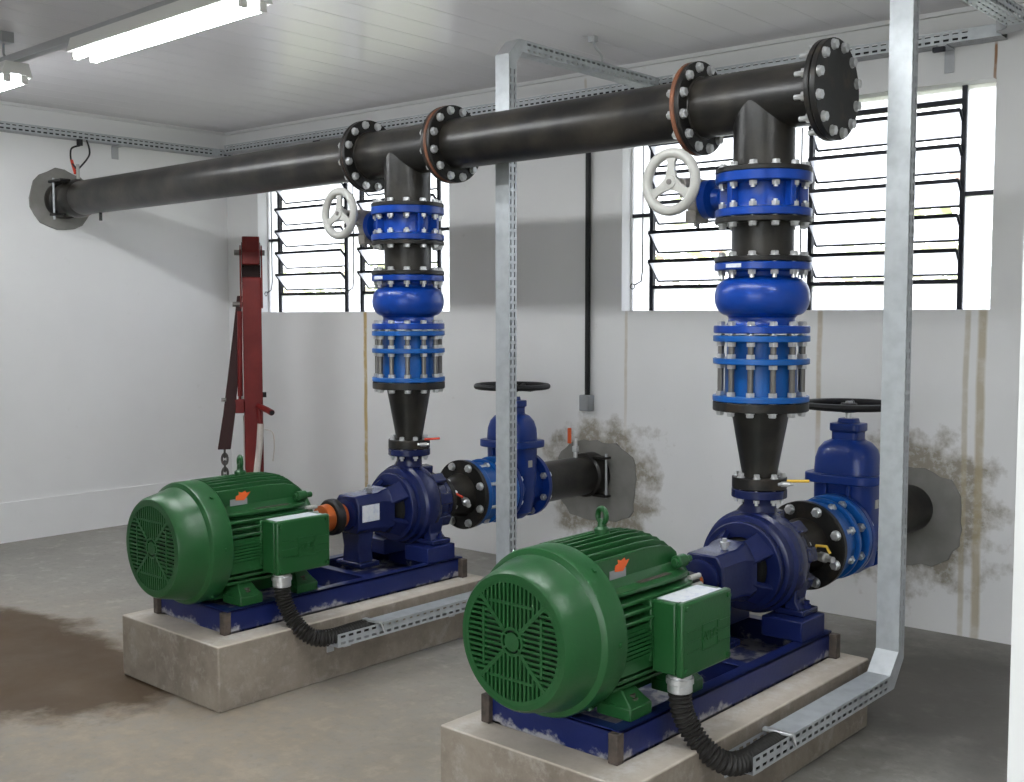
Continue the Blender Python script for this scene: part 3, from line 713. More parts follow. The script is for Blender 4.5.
def gate_valve():
    t = thing('gate_valve', 'deep blue gate valve with black handwheel near the damp wall patch by the streaks', 'valve', (0, 4.31, A), S1, 'gate valves')
    yc = 4.315
    part('bore', MB().cyl('Y', (0, 0, A), 0.125, 4.19, 4.44, 48), M_GATE, t)
    for ya, yb_ in ((4.188, 4.214), (4.416, 4.442)):
        part('flange', MB().cyl('Y', (0, 0, A), RF, ya, yb_, 60), M_GATE, t, 0.003)
    part('body', MB().loft([superring(0, yc, 0.415, 0.06, 0.05, 2.5), superring(0, yc, 0.45, 0.11, 0.075, 2.8), superring(0, yc, 0.55, 0.128, 0.085, 3), superring(0, yc, 0.68, 0.128, 0.088, 3.4), superring(0, yc, 0.79, 0.128, 0.092, 3.6)]), M_GATE, t)
    for xx in (-0.05, 0.05):
        part('rib', MB().box(xx - 0.007, xx + 0.007, yc - 0.105, yc + 0.105, 0.68, 0.785), M_GATE, t, 0.003)
    part('bonnet_flange', MB().loft([superring(0, yc, 0.788, 0.158, 0.122, 4), superring(0, yc, 0.826, 0.158, 0.122, 4)]), M_GATE, t, 0.005)
    bn = part('bonnet', MB().loft([superring(0, yc, 0.826, 0.128, 0.098, 3.4), superring(0, yc, 0.885, 0.126, 0.095, 3.2), superring(0, yc, 0.925, 0.115, 0.085, 3), superring(0, yc, 0.95, 0.094, 0.07, 2.8), superring(0, yc, 0.965, 0.062, 0.055, 2.5)]), M_GATE, t)
    part('gland', MB().loft([superring(0, yc, 0.962, 0.058, 0.05, 5), superring(0, yc, 0.995, 0.058, 0.05, 5), superring(0, yc, 1.0, 0.066, 0.058, 5), superring(0, yc, 1.03, 0.066, 0.058, 5), superring(0, yc, 1.032, 0.042, 0.04, 3), superring(0, yc, 1.05, 0.038, 0.036, 3)]), M_GATE, t, 0.003)
    part('stem', MB().cyl('Z', (0, yc, 0), 0.014, 1.05, 1.12, 14), M_BOLT, t)
    zw = 1.104
    w = part('handwheel', MB().torus('Z', (0, yc, zw), 0.186, 0.0145, 52, 12), M_BLACK, t, label='black handwheel')
    part('wheel_hub', MB().lathe([(0.03, zw - 0.03), (0.036, zw - 0.02), (0.032, zw + 0.008)], 'Z', (0, yc, 0), 24), M_BLACK, w)
    for k_ in range(4):
        a = math.radians(20 + 90 * k_); d = Vector((math.cos(a), math.sin(a), 0))
        part('spoke', MB().tube([Vector((0, yc, zw - 0.012)) + d * 0.02, Vector((0, yc, zw - 0.016)) + d * 0.1, Vector((0, yc, zw)) + d * 0.18], 0.011, 8), M_BLACK, w)
    part('rating_plate', MB().box(-0.012, 0.012, yc - 0.094, yc - 0.090, 0.70, 0.735).box(0.128, 0.131, yc - 0.02, yc + 0.01, 0.69, 0.725), M_WHEEL, t)
    bolts(t, (0, 4.442, A), (0, 1, 0), RB, 8, 0.026, size=0.018, tail=0.01)
    bolts(t, (0, 4.214, A), (0, 1, 0), RB, 8, 0.06, size=0.018, tail=0.008)
    return t
g1 = gate_valve()
clone(g1, DX, 'deep blue gate valve with black handwheel behind the perforated channel')
for sx, lb in ((S1, 'black suction pipe entering the mortar patch by the rust streaks'), (S2, 'black suction pipe with orange-lever tap entering the mortar patch under the conduit')):
    yw = YB + SK * (sx + 4)
    t = thing('suction_pipe', lb, 'pipe', (0, 4.442, A), sx, 'suction pipes')
    part('pipe', MB().cyl('Y', (-0.05 if sx == S1 else 0, 0, A - 0.01), RP, 4.44, yw + 0.05, 48), M_PIPE, t)
    if sx == S1: continue
    part('collar', MB().lathe([(RP - 0.004, yw - 0.115), (RP + 0.014, yw - 0.10), (RP + 0.016, yw - 0.085), (RP + 0.016, yw - 0.02), (RP - 0.004, yw - 0.012)], 'Y', (0, 0, A - 0.01), 44, False), M_PIPE, t)
    part('tie_rod', MB().cyl('Z', (RP + 0.03, yw - 0.075, 0), 0.007, A - 0.13, A + 0.12, 10), M_GALVD, t)
    part('lug', MB().box(0.06, RP + 0.045, yw - 0.10, yw - 0.05, A + 0.09, A + 0.104), M_FLANGE, t, 0.003)
    part('lug', MB().box(0.06, RP + 0.045, yw - 0.10, yw - 0.05, A - 0.125, A - 0.111), M_FLANGE, t, 0.003)

def tap(name, label, base, sx, stem, lever, mlev, body=0.012, lr=0.0055):
    """small ball valve: stem = list of points, lever = (from, to)"""
    t = thing(name, label, 'small valve', base, sx)
    part('nipple', MB().tube(stem, body, 10), M_BOLT, t)
    mid = (Vector(stem[0]) + Vector(stem[-1])) / 2; d = (Vector(stem[-1]) - Vector(stem[0])).normalized()
    part('ball_body', MB().tube([mid - d * 0.018, mid - d * 0.014, mid + d * 0.014, mid + d * 0.018], [body * 1.1, body * 1.6, body * 1.6, body * 1.1], 8), M_BOLT, t)
    part('lever', MB().tube(lever, lr, 8), mlev, t)
    return t
tap('ball_valve', 'small chrome tap with yellow lever on the black suction cone', (0.08, 3.84, A), S1, [(0.080, 3.86, A - 0.012), (0.175, 3.825, A - 0.014)], [(0.105, 3.81, A + 0.012), (0.115, 3.81, A + 0.034), (0.155, 3.81, A + 0.036), (0.17, 3.81, A + 0.012)], M_YEL)
tap('ball_valve', 'small chrome tap with red lever on the black suction cone', (0.08, 3.84, A), S2, [(0.080, 3.86, A + 0.0), (0.165, 3.815, A - 0.02)], [(0.13, 3.81, A + 0.015), (0.09, 3.80, A + 0.032), (0.04, 3.79, A + 0.044)], M_REDL)
tap('ball_valve', 'chrome tap with orange lever on top of the suction pipe by the wall', (0, 4.85, A + RP), S2, [(0, 4.85, A + RP - 0.02), (0, 4.85, A + RP + 0.095)], [(-0.02, 4.82, A + RP + 0.155), (-0.02, 4.82, A + RP + 0.070)], M_STICK, 0.012, 0.011)
tap('gauge_cock', 'tiny gauge cock with yellow lever on the reducer flange at the blind flange end', (0.1, YH, 0.87), S1, [(0.09, YH - 0.03, 0.872), (0.135, YH + 0.0, 0.874)], [(0.115, YH - 0.01, 0.884), (0.175, YH + 0.04, 0.884)], M_YEL, 0.006)
tap('gauge_cock', 'tiny gauge cock with red lever on the reducer flange nearer the hoist', (0.1, YH, 0.87), S2, [(0.09, YH - 0.03, 0.872), (0.135, YH + 0.0, 0.874)], [(0.115, YH - 0.01, 0.896), (0.175, YH + 0.03, 0.902)], M_REDL, 0.006)

# ------------------------------------------------------------------ plinths and base frames
PL = (-0.338, 0.352, 2.283, 3.755, 0.249)
def plinth(sx, label):
    m_ = MB().box(PL[0], PL[1], PL[2], PL[3], 0, PL[4])
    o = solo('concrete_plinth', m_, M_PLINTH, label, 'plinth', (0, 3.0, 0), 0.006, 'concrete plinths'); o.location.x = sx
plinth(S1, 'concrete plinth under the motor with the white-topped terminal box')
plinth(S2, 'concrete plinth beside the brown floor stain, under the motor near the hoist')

t = thing('base_frame', 'blue steel base frame under the brighter green motor', 'frame', (0, 3.0, 0.25), S1, 'pump base frames')
FZ0, FZ1 = 0.2495, 0.340
for s_ in (-1, 1):
    xo, xi = s_ * 0.243, s_ * 0.195
    m_ = MB()
    for (xa, xb, za, zb_) in ((xi, xo, FZ1 - 0.010, FZ1), (xi, xo, FZ0, FZ0 + 0.010), (s_ * 0.234, xo, FZ0, FZ1)):
        m_.box(min(xa, xb), max(xa, xb), 2.40, 3.67, za, zb_)
    part('rail', m_, M_FRAME, t, 0.002)
for ya in (2.40, 3.12, 3.655):
    part('cross_member', MB().box(-0.234, 0.234, ya, ya + 0.012, FZ0, FZ1 - 0.001).box(-0.234, 0.234, ya, ya + 0.045, FZ1 - 0.010, FZ1 - 0.0005), M_FRAME, t, 0.002)
part('pan', MB().box(-0.234, 0.234, 2.42, 3.655, FZ0 + 0.002, FZ0 + 0.006), M_FRAME, t)
for xa in (-0.15, 0.15):
    part('pedestal', MB().box(xa - 0.078, xa + 0.078, 3.48, 3.655, FZ1, 0.411), M_FRAME, t, 0.004)
for (xa, ya) in ((-0.262, 2.386), (0.213, 2.386), (0.240, 3.665), (-0.264, 3.665)):
    part('corner_bracket', MB().box(xa, xa + 0.032, ya - 0.004, ya + 0.028, FZ0 - 0.0, FZ1 - 0.004), M_RUST, t, 0.003, label='rusty corner bracket')
clone(t, DX, 'blue steel base frame under the darker motor near the hoist')

# ------------------------------------------------------------------ electric motors
def text_mesh(txt, size, extrude):
    cu = bpy.data.curves.new('text', 'FONT'); cu.body = txt; cu.size = size; cu.extrude = extrude; cu.align_x = 'CENTER'; cu.align_y = 'CENTER'
    ob = bpy.data.objects.new('text', cu); COL.objects.link(ob)
    dg = bpy.context.evaluated_depsgraph_get(); dg.update()
    me = bpy.data.meshes.new_from_object(ob.evaluated_get(dg))
    mb = MB(); mb.add([v.co[:] for v in me.vertices], [tuple(p.vertices) for p in me.polygons])
    bpy.data.objects.remove(ob); bpy.data.curves.remove(cu); bpy.data.meshes.remove(me)
    return mb

def motor():
    t = thing('electric_motor', 'bright green finned electric motor with white-topped terminal box under the blind flange end', 'motor', (0, 2.7, 0.34), S1, 'electric motors')
    C0 = (0, 0, A)
    # fan cowl
    prof = [(0.170, 2.228), (0.176, 2.226), (0.188, 2.228), (0.197, 2.240), (0.210, 2.295), (0.220, 2.335), (0.222, 2.340), (0.229, 2.342), (0.238, 2.348), (0.2415, 2.357), (0.2415, 2.433), (0.238, 2.437), (0.230, 2.437), (0.205, 2.36), (0.17, 2.255), (0.170, 2.228)]
    cw = part('fan_cowl', MB().lathe(prof, 'Y', C0, 72, False), M_GREEN, t)
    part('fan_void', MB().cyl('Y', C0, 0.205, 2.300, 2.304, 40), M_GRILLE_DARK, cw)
    g = MB()
    RG = 0.172
    g.ring('Y', C0, 0.163, RG + 0.002, 2.2265, 2.238, 56)
    g.cyl('Y', C0, 0.026, 2.2265, 2.238, 28)
    g.ring('Y', C0, 0.033, 0.041, 2.2265, 2.238, 36)
    for a in (35, 145, 215, 325): g.obox((0.03 * math.cos(math.radians(a)), 2.232, A + 0.03 * math.sin(math.radians(a))), (0.006 * math.cos(math.radians(a)), 0, 0.006 * math.sin(math.radians(a))), (-0.003 * math.sin(math.radians(a)), 0, 0.003 * math.cos(math.radians(a))), (0, 0.005, 0))
    for a in (45, 135, 225, 315):
        ca, sa = math.cos(math.radians(a)), math.sin(math.radians(a))
        g.obox((ca * 0.102, 2.232, A + sa * 0.102), (ca * 0.064, 0, sa * 0.064), (-sa * 0.006, 0, ca * 0.006), (0, 0.0055, 0))
    pitch = 0.0150
    for q in range(4):
        ca, sa = math.cos(q * PI / 2), math.sin(q * PI / 2)
        for k_ in range(-9, 10):
            o_ = k_ * pitch + (0 if q % 2 else 0)
            r0 = max(abs(o_), 0.0)
            r0 = max(r0, math.sqrt(max(0.0, 0.039 ** 2 - o_ ** 2)))
            r1 = math.sqrt(max(0.0, 0.165 ** 2 - o_ ** 2))
            if r1 - r0 < 0.006: continue
            m_ = (r0 + r1) / 2; h = (r1 - r0) / 2
            g.obox((-sa * m_ + ca * o_, 2.2325, A + ca * m_ + sa * o_), (-sa * h, 0, ca * h), (ca * 0.0036, 0, sa * 0.0036), (0, 0.005, 0))
        g.obox((-sa * 0.105, 2.2318, A + ca * 0.105), (ca * 0.082, 0, sa * 0.082), (-sa * 0.004, 0, ca * 0.004), (0, 0.0055, 0))
    part('grille', g, M_GREEN, cw)
    for a in (52, 128, 0, 180, 235, 305):
        ca, sa = math.cos(math.radians(a)), math.sin(math.radians(a))
        part('cowl_screw', MB().tube([(ca * 0.240, 2.40, A + sa * 0.240), (ca * 0.248, 2.40, A + sa * 0.248)], 0.008, 8), M_GREEN, cw)
    # stator frame
    part('frame', MB().lathe([(0.05, 2.40), (0.195, 2.40), (0.195, 2.84), (0.19, 2.855), (0.17, 2.87), (0.155, 2.885), (0.08, 2.90), (0.06, 2.905)], 'Y', C0, 48), M_GREEN, t)
    part('end_shield', MB().lathe([(0.18, 2.86), (0.185, 2.875), (0.17, 2.885), (0.10, 2.905), (0.085, 2.93), (0.07, 2.935), (0.025, 2.937)], 'Y', C0, 48), M_GREEN, t)
    part('shaft', MB().cyl('Y', C0, 0.028, 2.93, 3.05, 20), M_ROD, t)
    # vertical fins on top
    for i in range(11):
        xo = -0.125 + 0.025 * i; tp = A + math.sqrt(0.2425 ** 2 - xo ** 2)
        P = [(2.435, tp), (2.68, tp + 0.001), (2.76, tp - 0.004), (2.81, tp - 0.016), (2.84, tp - 0.036), (2.855, tp - 0.07), (2.855, A + 0.11), (2.435, A + 0.11)]
        if i in (0, 10):
            s_ = -1 if i == 0 else 1
            pnl = part('side_panel', MB().prism(P, 'YZ', xo - 0.004, xo + 0.006 if s_ > 0 else xo + 0.004), M_GREEN, t, 0.003)
        else:
            part('fin', MB().prism(P, 'YZ', xo - 0.0035, xo + 0.0035), M_GREEN, t, 0.0015, seg=1)
    for s_ in (-1, 1):
        part('ledge', MB().prism([(s_ * 0.12, 2.435), (s_ * 0.195, 2.435), (s_ * 0.203, 2.74), (s_ * 0.185, 2.82), (s_ * 0.12, 2.85)], 'XY', A + 0.112, A + 0.123), M_GREEN, t, 0.002)
        for zo, w_ in ((0.092, 0.218), (0.066, 0.226), (0.040, 0.231), (-0.125, 0.211), (-0.15, 0.195)):
            part('side_fin', MB().prism([(s_ * 0.13, 2.435), (s_ * (w_ - 0.004), 2.435), (s_ * w_, 2.73), (s_ * (w_ - 0.012), 2.81), (s_ * (w_ - 0.04), 2.86), (s_ * 0.13, 2.87)], 'XY', A + zo - 0.005, A + zo + 0.005), M_GREEN, t, 0.002, seg=1)
        m_ = MB()
        for k_ in range(11):
            zo = -0.105 + 0.0125 * k_; w_ = 0.225 - 0.6 * max(0, abs(zo + 0.03) - 0.02) ** 1.3
            m_.prism([(s_ * 0.15, 2.435), (s_ * w_, 2.438), (s_ * w_, 2.82), (s_ * 0.15, 2.86)], 'XY', A + zo - 0.0042, A + zo + 0.0042)
        m_.box(min(s_ * 0.15, s_ * 0.2185), max(s_ * 0.15, s_ * 0.2185), 2.438, 2.82, A - 0.105, A + 0.022)
        part('rib_panel', m_, M_GREEN, t)
        for y_ in (3.0, ):
            part('lug', MB().cyl('Y', (s_ * 0.155, 0, A + 0.148), 0.020, 2.80, 2.845, 16).cyl('Y', (s_ * 0.155, 0, A + 0.148), 0.012, 2.79, 2.875, 12), M_GREEN, t, 0.003)
        for k_ in range(3):
            part('shield_bolt', MB().cyl('Y', (s_ * (0.190 + 0.006 * k_), 0, A + 0.100 - 0.026 * k_), 0.009, 2.82, 2.875, 10), M_WHEEL, t)
        for ya in (2.472, 2.745):
            part('foot', MB().loft([[(s_ * xx, y, 0.376) for xx, y in ((0.105, ya), (0.225, ya), (0.225, ya + 0.105), (0.105, ya + 0.105))],
                                    [(s_ * xx, y, 0.392) for xx, y in ((0.105, ya + 0.01), (0.205, ya + 0.01), (0.205, ya + 0.095), (0.105, ya + 0.095))],
                                    [(s_ * xx, y, 0.43) for xx, y in ((0.10, ya + 0.025), (0.165, ya + 0.025), (0.165, ya + 0.08), (0.10, ya + 0.08))],
                                    [(s_ * xx, y, 0.475) for xx, y in ((0.08, ya + 0.015), (0.165, ya + 0.015), (0.165, ya + 0.09), (0.08, ya + 0.09))]])
                 .box(min(s_ * 0.105, s_ * 0.225), max(s_ * 0.105, s_ * 0.225), ya, ya + 0.105, 0.3405, 0.377), M_GREEN, t, 0.004)
            part('foot_bolt', MB().cyl('Z', (s_ * 0.190, ya + 0.05, 0), 0.020, 0.377, 0.393, 14).lathe([(0.014, 0.393), (0.014, 0.403)], 'Z', (s_ * 0.190, ya + 0.05, 0), 6), M_RUST, t)
    part('belly_fins', MB().box(-0.10, -0.09, 2.435, 2.85, A - 0.225, A - 0.15).box(-0.05, -0.04, 2.435, 2.85, A - 0.235, A - 0.15).box(0.0, 0.01, 2.435, 2.85, A - 0.237, A - 0.15).box(0.05, 0.06, 2.435, 2.85, A - 0.235, A - 0.15).box(0.09, 0.10, 2.435, 2.85, A - 0.225, A - 0.15), M_GREEN, t)
    part('nameplate', MB().box(0.142, 0.170, 2.595, 2.755, A + 0.1232, A + 0.1245), M_RUST, t, label='dark nameplate on the ledge')
    part('sticker', MB().box(0.1312, 0.1322, 2.495, 2.575, A + 0.142, A + 0.168), M_GREY, t, label='grey sticker')
    part('flame_sticker', MB().prism([(2.520, A + 0.163), (2.560, A + 0.160), (2.577, A + 0.176), (2.590, A + 0.190), (2.572, A + 0.188), (2.567, A + 0.197), (2.551, A + 0.191), (2.535, A + 0.196), (2.537, A + 0.184), (2.523, A + 0.180)], 'YZ', 0.1312, 0.1328), M_STICK, t, label='orange flame-shaped sticker')
    # eyebolt
    part('eyebolt', MB().torus('Y', (0, 0, 0), 0.022, 0.0085, 28, 10).xf(Matrix.Translation((0, 2.635, A + 0.294)) @ Matrix.Rotation(math.radians(-20), 4, 'Z')).lathe([(0.024, A + 0.228), (0.024, A + 0.255), (0.014, A + 0.262), (0.012, A + 0.285)], 'Z', (0, 2.635, 0), 16), M_GREEN, t)
    # terminal box
    y0, y1, zb_, zt = 2.575, 2.834, 0.459, 0.672
    tb = part('terminal_box', MB().box(0.222, 0.300, y0 + 0.003, y1 - 0.003, zb_ + 0.003, zt - 0.003), M_GREEN, t, 0.006)
    part('box_neck', MB().box(0.15, 0.224, y0 - 0.005, y1 - 0.03, zb_ + 0.03, zt - 0.005), M_GREEN, t, 0.004)
    ld = part('lid', MB().box(0.3015, 0.327, y0, y1, zb_, zt), M_GREEN, tb, 0.007)
    part('paper_label', MB().box(0.226, 0.298, y0 + 0.02, y1 - 0.03, zt - 0.0028, zt - 0.0018).box(0.3015, 0.312, y0 + 0.02, y1 - 0.03, zt + 0.0001, zt + 0.0009), M_LABEL, tb, label='white paper label on top')
    for yy in (y0 + 0.018, y1 - 0.018):
        for zz in (zb_ + 0.018, zt - 0.018):
            part('lid_screw', MB().tube([(0.3265, yy, zz), (0.332, yy, zz)], 0.0085, 12), M_GREEN, tb)
    ym, zm_ = (y0 + y1) / 2 + 0.012, (zb_ + zt) / 2 - 0.008
    e = MB(); XE = 0.3290
    for (ya, yb2, za, zb2) in ((-0.042, 0.042, 0.036, 0.0385), (-0.042, 0.042, -0.0385, -0.036), (-0.042, -0.0395, -0.0385, 0.0385), (0.0395, 0.042, -0.0385, 0.0385)):
        e.box(0.3265, XE, ym + ya, ym + yb2, zm_ + za, zm_ + zb2)
    for zz in (-0.03, 0.0, 0.03):
        e.box(0.3265, XE, y0 + 0.022, ym - 0.052, zm_ + zz - 0.0012, zm_ + zz + 0.0012); e.box(0.3265, XE, ym + 0.052, y1 - 0.010, zm_ + zz - 0.0012, zm_ + zz + 0.0012)
    tx = text_mesh('WEG', 0.038, 0.002)
    tx.xf(Matrix(((0, 0, 1, 0.3275), (1, 0, 0, ym), (0, 1, 0, zm_), (0, 0, 0, 1))))
    e.add(tx.v, tx.f)
    part('embossed_logo', e, M_GREEN, tb)
    return t
m1 = motor()
clone(m1, DX, 'darker green finned electric motor beside the brown floor stain')

# ------------------------------------------------------------------ flexible conduits
def smooth(pts, n=10):
    P = [Vector(p) for p in pts]; out = []
    for i in range(len(P) - 1):
        a, b, c, d = P[max(i - 1, 0)], P[i], P[i + 1], P[min(i + 2, len(P) - 1)]
        for k_ in range(n):
            u = k_ / n
            out.append(0.5 * ((2 * b) + (c - a) * u + (2 * a - 5 * b + 4 * c - d) * u * u + (3 * b - a - 3 * c + d) * u ** 3))
    out.append(P[-1]); return out
def flex():
    t = thing('flexible_conduit', 'black corrugated conduit from the white-topped terminal box to its floor trough', 'conduit', (0.29, 2.63, 0.2), S1, 'flexible conduits')
    path = smooth([(0.288, 2.622, 0.427), (0.292, 2.625, 0.36), (0.315, 2.64, 0.295), (0.362, 2.655, 0.240), (0.405, 2.69, 0.207), (0.427, 2.76, 0.200), (0.43, 2.86, 0.203), (0.43, 2.96, 0.204)], 40)
    # resample evenly for the corrugation
    L_ = [0.0]
    for a, b in zip(path, path[1:]): L_.append(L_[-1] + (b - a).length)
    n = 340; pts = []; rr = []; j = 0
    for i in range(n):
        s_ = L_[-1] * i / (n - 1)
        while j < len(L_) - 2 and L_[j + 1] < s_: j += 1
        u = (s_ - L_[j]) / max(1e-9, L_[j + 1] - L_[j]); pts.append(path[j].lerp(path[j + 1], min(1, u)))
        rr.append(0.0310 + 0.0036 * math.sin(2 * PI * s_ / 0.0135))
    part('hose', MB().tube(pts, rr, 20), M_HOSE, t)
    part('gland', MB().lathe([(0.034, 0.457), (0.034, 0.449), (0.040, 0.448), (0.040, 0.432), (0.036, 0.430), (0.036, 0.408), (0.033, 0.406)], 'Z', (0.288, 2.622, 0), 14), M_BOLT, t, label='bright metal gland')
    return t
f1 = flex()
clone(f1, DX, 'black corrugated conduit from the darker motor to its floor trough')

# ------------------------------------------------------------------ cable troughs
TH = 0.0016
CX0, CX1 = 0.389, 0.467
def channel(sx, label, elbow):
    t = thing('cable_channel', label, 'cable tray', (0.43, 3.73, 0.175), sx + (0.0 if elbow else 0.035), 'perforated cable channels')
    zf0, zf1, yv, yw = 0.178, 0.230, 3.73, 3.78
    ztop, zlow = (2.727, 2.675) if elbow else (2.704, 2.652)
    ybk = YB + SK * (sx + 0.43 + 4) - 0.11 - (0.12 if elbow else 0.03)
    # sides
    for xs, nx in ((CX0, 1), (CX1, -1)):
        m_ = MB()
        m_.perf((xs, 2.725, zf0), (0, 1, 0), (0, 0, 1), (nx, 0, 0), 3.66 - 2.725, zf1 - zf0, 2)
        m_.perf((xs, yv, 0.30), (0, 0, 1), (0, 1, 0), (nx, 0, 0), 2.58 - 0.30, yw - yv, 2, 0.036, 0.024, 0.008)
        m_.perf((xs, 3.83, zlow), (0, 1, 0), (0, 0, 1), (nx, 0, 0), ybk - 3.83, ztop - zlow, 2)
        for poly in ([(3.66, zf0), (3.70, zf0), (yw, 0.27), (yw, 0.30), (yv, 0.30), (3.66, zf1)], [(yv, 2.58), (yw, 2.58), (yw, 2.60), (3.82, zlow), (3.83, zlow), (3.83, ztop), (3.80, ztop), (yv, 2.63)]):
            m_.prism(poly, 'YZ', min(xs, xs + nx * TH), max(xs, xs + nx * TH))
        part('side_plate', m_, M_GALV, t)
    def strip(pts, w0, w1, th):   # sheet following a (y,z) polyline
        return MB().loft([[(w0, y, z), (w1, y, z), (w1, y + th[0], z + th[1]), (w0, y + th[0], z + th[1])] for y, z in pts])
    part('cover', strip([(2.935, zf1), (3.66, zf1), (yv, 0.30)], CX0 - 0.002, CX1 + 0.002, (-0.0005, 0.002)), M_GALV, t)
    part('cover', strip([(yv, 0.30), (yv, 2.63)], CX0 - 0.002, CX1 + 0.002, (-0.002, 0)), M_GALV, t)
    part('cover', strip([(yv, 2.63), (3.80, ztop), (ybk, ztop)], CX0 - 0.002, CX1 + 0.002, (-0.0005, 0.002)), M_GALVD, t)
    part('bottom', MB().perf((CX0, 3.83, zlow), (0, 1, 0), (1, 0, 0), (0, 0, 1), ybk - 3.83, CX1 - CX0, 3, 0.05, 0.025, 0.008), M_GALV, t)
    part('bottom', strip([(2.725, zf0), (3.70, zf0), (yw, 0.27), (yw, 2.60), (3.82, zlow), (3.835, zlow)], CX0, CX1, (0.0012, -0.0012)), M_GALVD, t)
    # clamps and wall brackets on the plinth
    part('clamp', MB().beam((CX0 - 0.004, 2.93, zf1 + 0.006), (CX1 + 0.006, 2.945, zf1 + 0.004), 0.022, 0.010).beam((CX1 + 0.004, 2.945, zf1 + 0.006), (CX1 + 0.012, 2.955, zf0 + 0.02), 0.016, 0.006), M_BOLT, t, 0.002)
    for yb_ in (2.76, 3.45):
        part('bracket', MB().box(PL[1] + 0.001, CX1 - 0.005, yb_, yb_ + 0.035, zf0 - 0.007, zf0 - 0.002).box(PL[1] + 0.001, PL[1] + 0.006, yb_, yb_ + 0.035, zf0 - 0.05, zf0 - 0.002), M_GALVD, t, 0.001)
    if elbow:
        # curved corner piece into the trough on the back wall
        R0, R1, n = 0.06, 0.06 + CX1 - CX0, 10
        cx, cy = CX0 - R0, ybk
        m_ = MB()
        for R_ in (R0, R1):
            m_.loft([[(cx + (R_ + d) * math.cos(a), cy + (R_ + d) * math.sin(a), z) for d, z in ((0, zlow), (TH, zlow), (TH, ztop), (0, ztop))] for a in [PI / 2 * i / n for i in range(n + 1)]])
        m_.loft([[(cx + r * math.cos(a), cy + r * math.sin(a), zlow + d) for r, d in ((R0, 0), (R1, 0), (R1, TH), (R0, TH))] for a in [PI / 2 * i / n for i in range(n + 1)]])
        part('corner_piece', m_, M_GALVD, t)
    hk = MB().tube(smooth([(0.43, 4.46, ztop - 0.03), (0.43, 4.46, ZC - 0.09), (0.42, 4.42, ZC - 0.05), (0.42, 4.40, ZC - 0.015)], 6), 0.006, 8).box(0.40, 0.44, 4.385, 4.415, ZC - 0.03, ZC - 0.001)
    part('hanger', hk, M_GALVD, t)
    return t
channel(S1, 'perforated channel rising past the rust-streaked wall, ending in a curved corner', True)
channel(S2, 'perforated channel rising behind the bright motor, between the two windows', False)

# troughs on the walls
def wall_trough(name, label, M4, L, base, zb=2.668):
    """local: x along the wall, -y out of the wall, z up"""
    t = thing(name, label, 'cable tray', base, 0, 'troughs along the walls')
    def PX(mb): return mb.xf(M4)
    z0, z1, d0, d1 = zb, zb + 0.053, -0.012, -0.108
    part('front_plate', PX(MB().perf((0, d1, z0), (1, 0, 0), (0, 0, 1), (0, 1, 0), L, z1 - z0, 2)), M_GALV, t)
    part('back_plate', PX(MB().perf((0, d0, z0), (1, 0, 0), (0, 0, 1), (0, -1, 0), L, z1 - z0, 2)), M_GALV, t)
    part('bottom', PX(MB().perf((0, d1, z0), (1, 0, 0), (0, 1, 0), (0, 0, 1), L, d0 - d1, 3, 0.05, 0.025, 0.009)), M_GALVD, t)
    for dy, zz, rr in ((-0.085, zb + 0.015, 0.012), (-0.060, zb + 0.013, 0.011), (-0.035, zb + 0.015, 0.012), (-0.072, zb + 0.037, 0.011), (-0.046, zb + 0.036, 0.011)):
        part('cable', PX(MB().cyl('X', (0, dy, zz), rr, 0.0, L, 8)), M_BLACK, t)  # unseen black cables added so the slots come out dark
    return t, PX
Mb = Matrix.Translation((-4, YB, 0)) @ Matrix.Rotation(RZ, 4, 'Z') @ Matrix.Translation((lx(XL) + 0.125, 0, 0))
Lb = lx(S1 + CX0 - 0.06) - (lx(XL) + 0.125)
tb_, PX = wall_trough('wall_trough', 'perforated galvanised trough along the wall above the windows', Mb, Lb, (-4.4, 5.0, 2.645))
part('joint_plate', PX(MB().box(Lb - 0.13, Lb - 0.02, -0.1105, -0.1085, 2.674, 2.717)), M_GALV, tb_)
for xb_ in (Lb - 0.27, 1.0, 2.6, 4.1):
    part('bracket', PX(MB().box(xb_, xb_ + 0.042, -0.11, -0.001, 2.660, 2.667).box(xb_, xb_ + 0.042, -0.006, -0.001, 2.56, 2.667)), M_GALVD, tb_, 0.001)
    part('bracket_clip', PX(MB().box(xb_ - 0.022, xb_ + 0.03, -0.108, -0.085, 2.638, 2.6595)), M_IRON, tb_, 0.002)
Ml = Matrix.Translation((XL, YF1, 0)) @ Matrix.Rotation(PI / 2, 4, 'Z')
tl_, PX = wall_trough('wall_trough', 'perforated galvanised trough along the left wall over the pipe entry', Ml, 4.86 - YF1, (XL, 2.8, 2.645), 2.641)
for yb_ in (4.90, 3.3, 1.7):
    part('bracket', PX(MB().box(yb_, yb_ + 0.05, -0.11, -0.001, 2.632, 2.640).box(yb_, yb_ + 0.05, -0.006, -0.001, 2.55, 2.640)), M_GALVD, tl_, 0.001)
part('joint_plate', PX(MB().box(5.63, 5.70, -0.1105, -0.1085, 2.646, 2.690)), M_GALV, tl_)

# conduit drop and junction box on the back wall
xw = -3.865; yw = YB + SK * (xw + 4)
t = thing('wall_conduit', 'thin black conduit dropping down the wall to a grey box', 'conduit', (xw, yw, 1.0))
part('conduit_tube', MB().cyl('Z', (xw, yw - 0.022, 0), 0.0155, 1.02, 2.666, 14), M_BLACK, t)
part('junction_box', MB().box(xw - 0.036, xw + 0.036, yw - 0.055, yw - 0.001, 0.928, 1.02), M_BOXG, t, 0.006)
part('box_cover', MB().box(xw - 0.028, xw + 0.028, yw - 0.058, yw - 0.055, 0.936, 1.012), M_BOXG, t, 0.002)
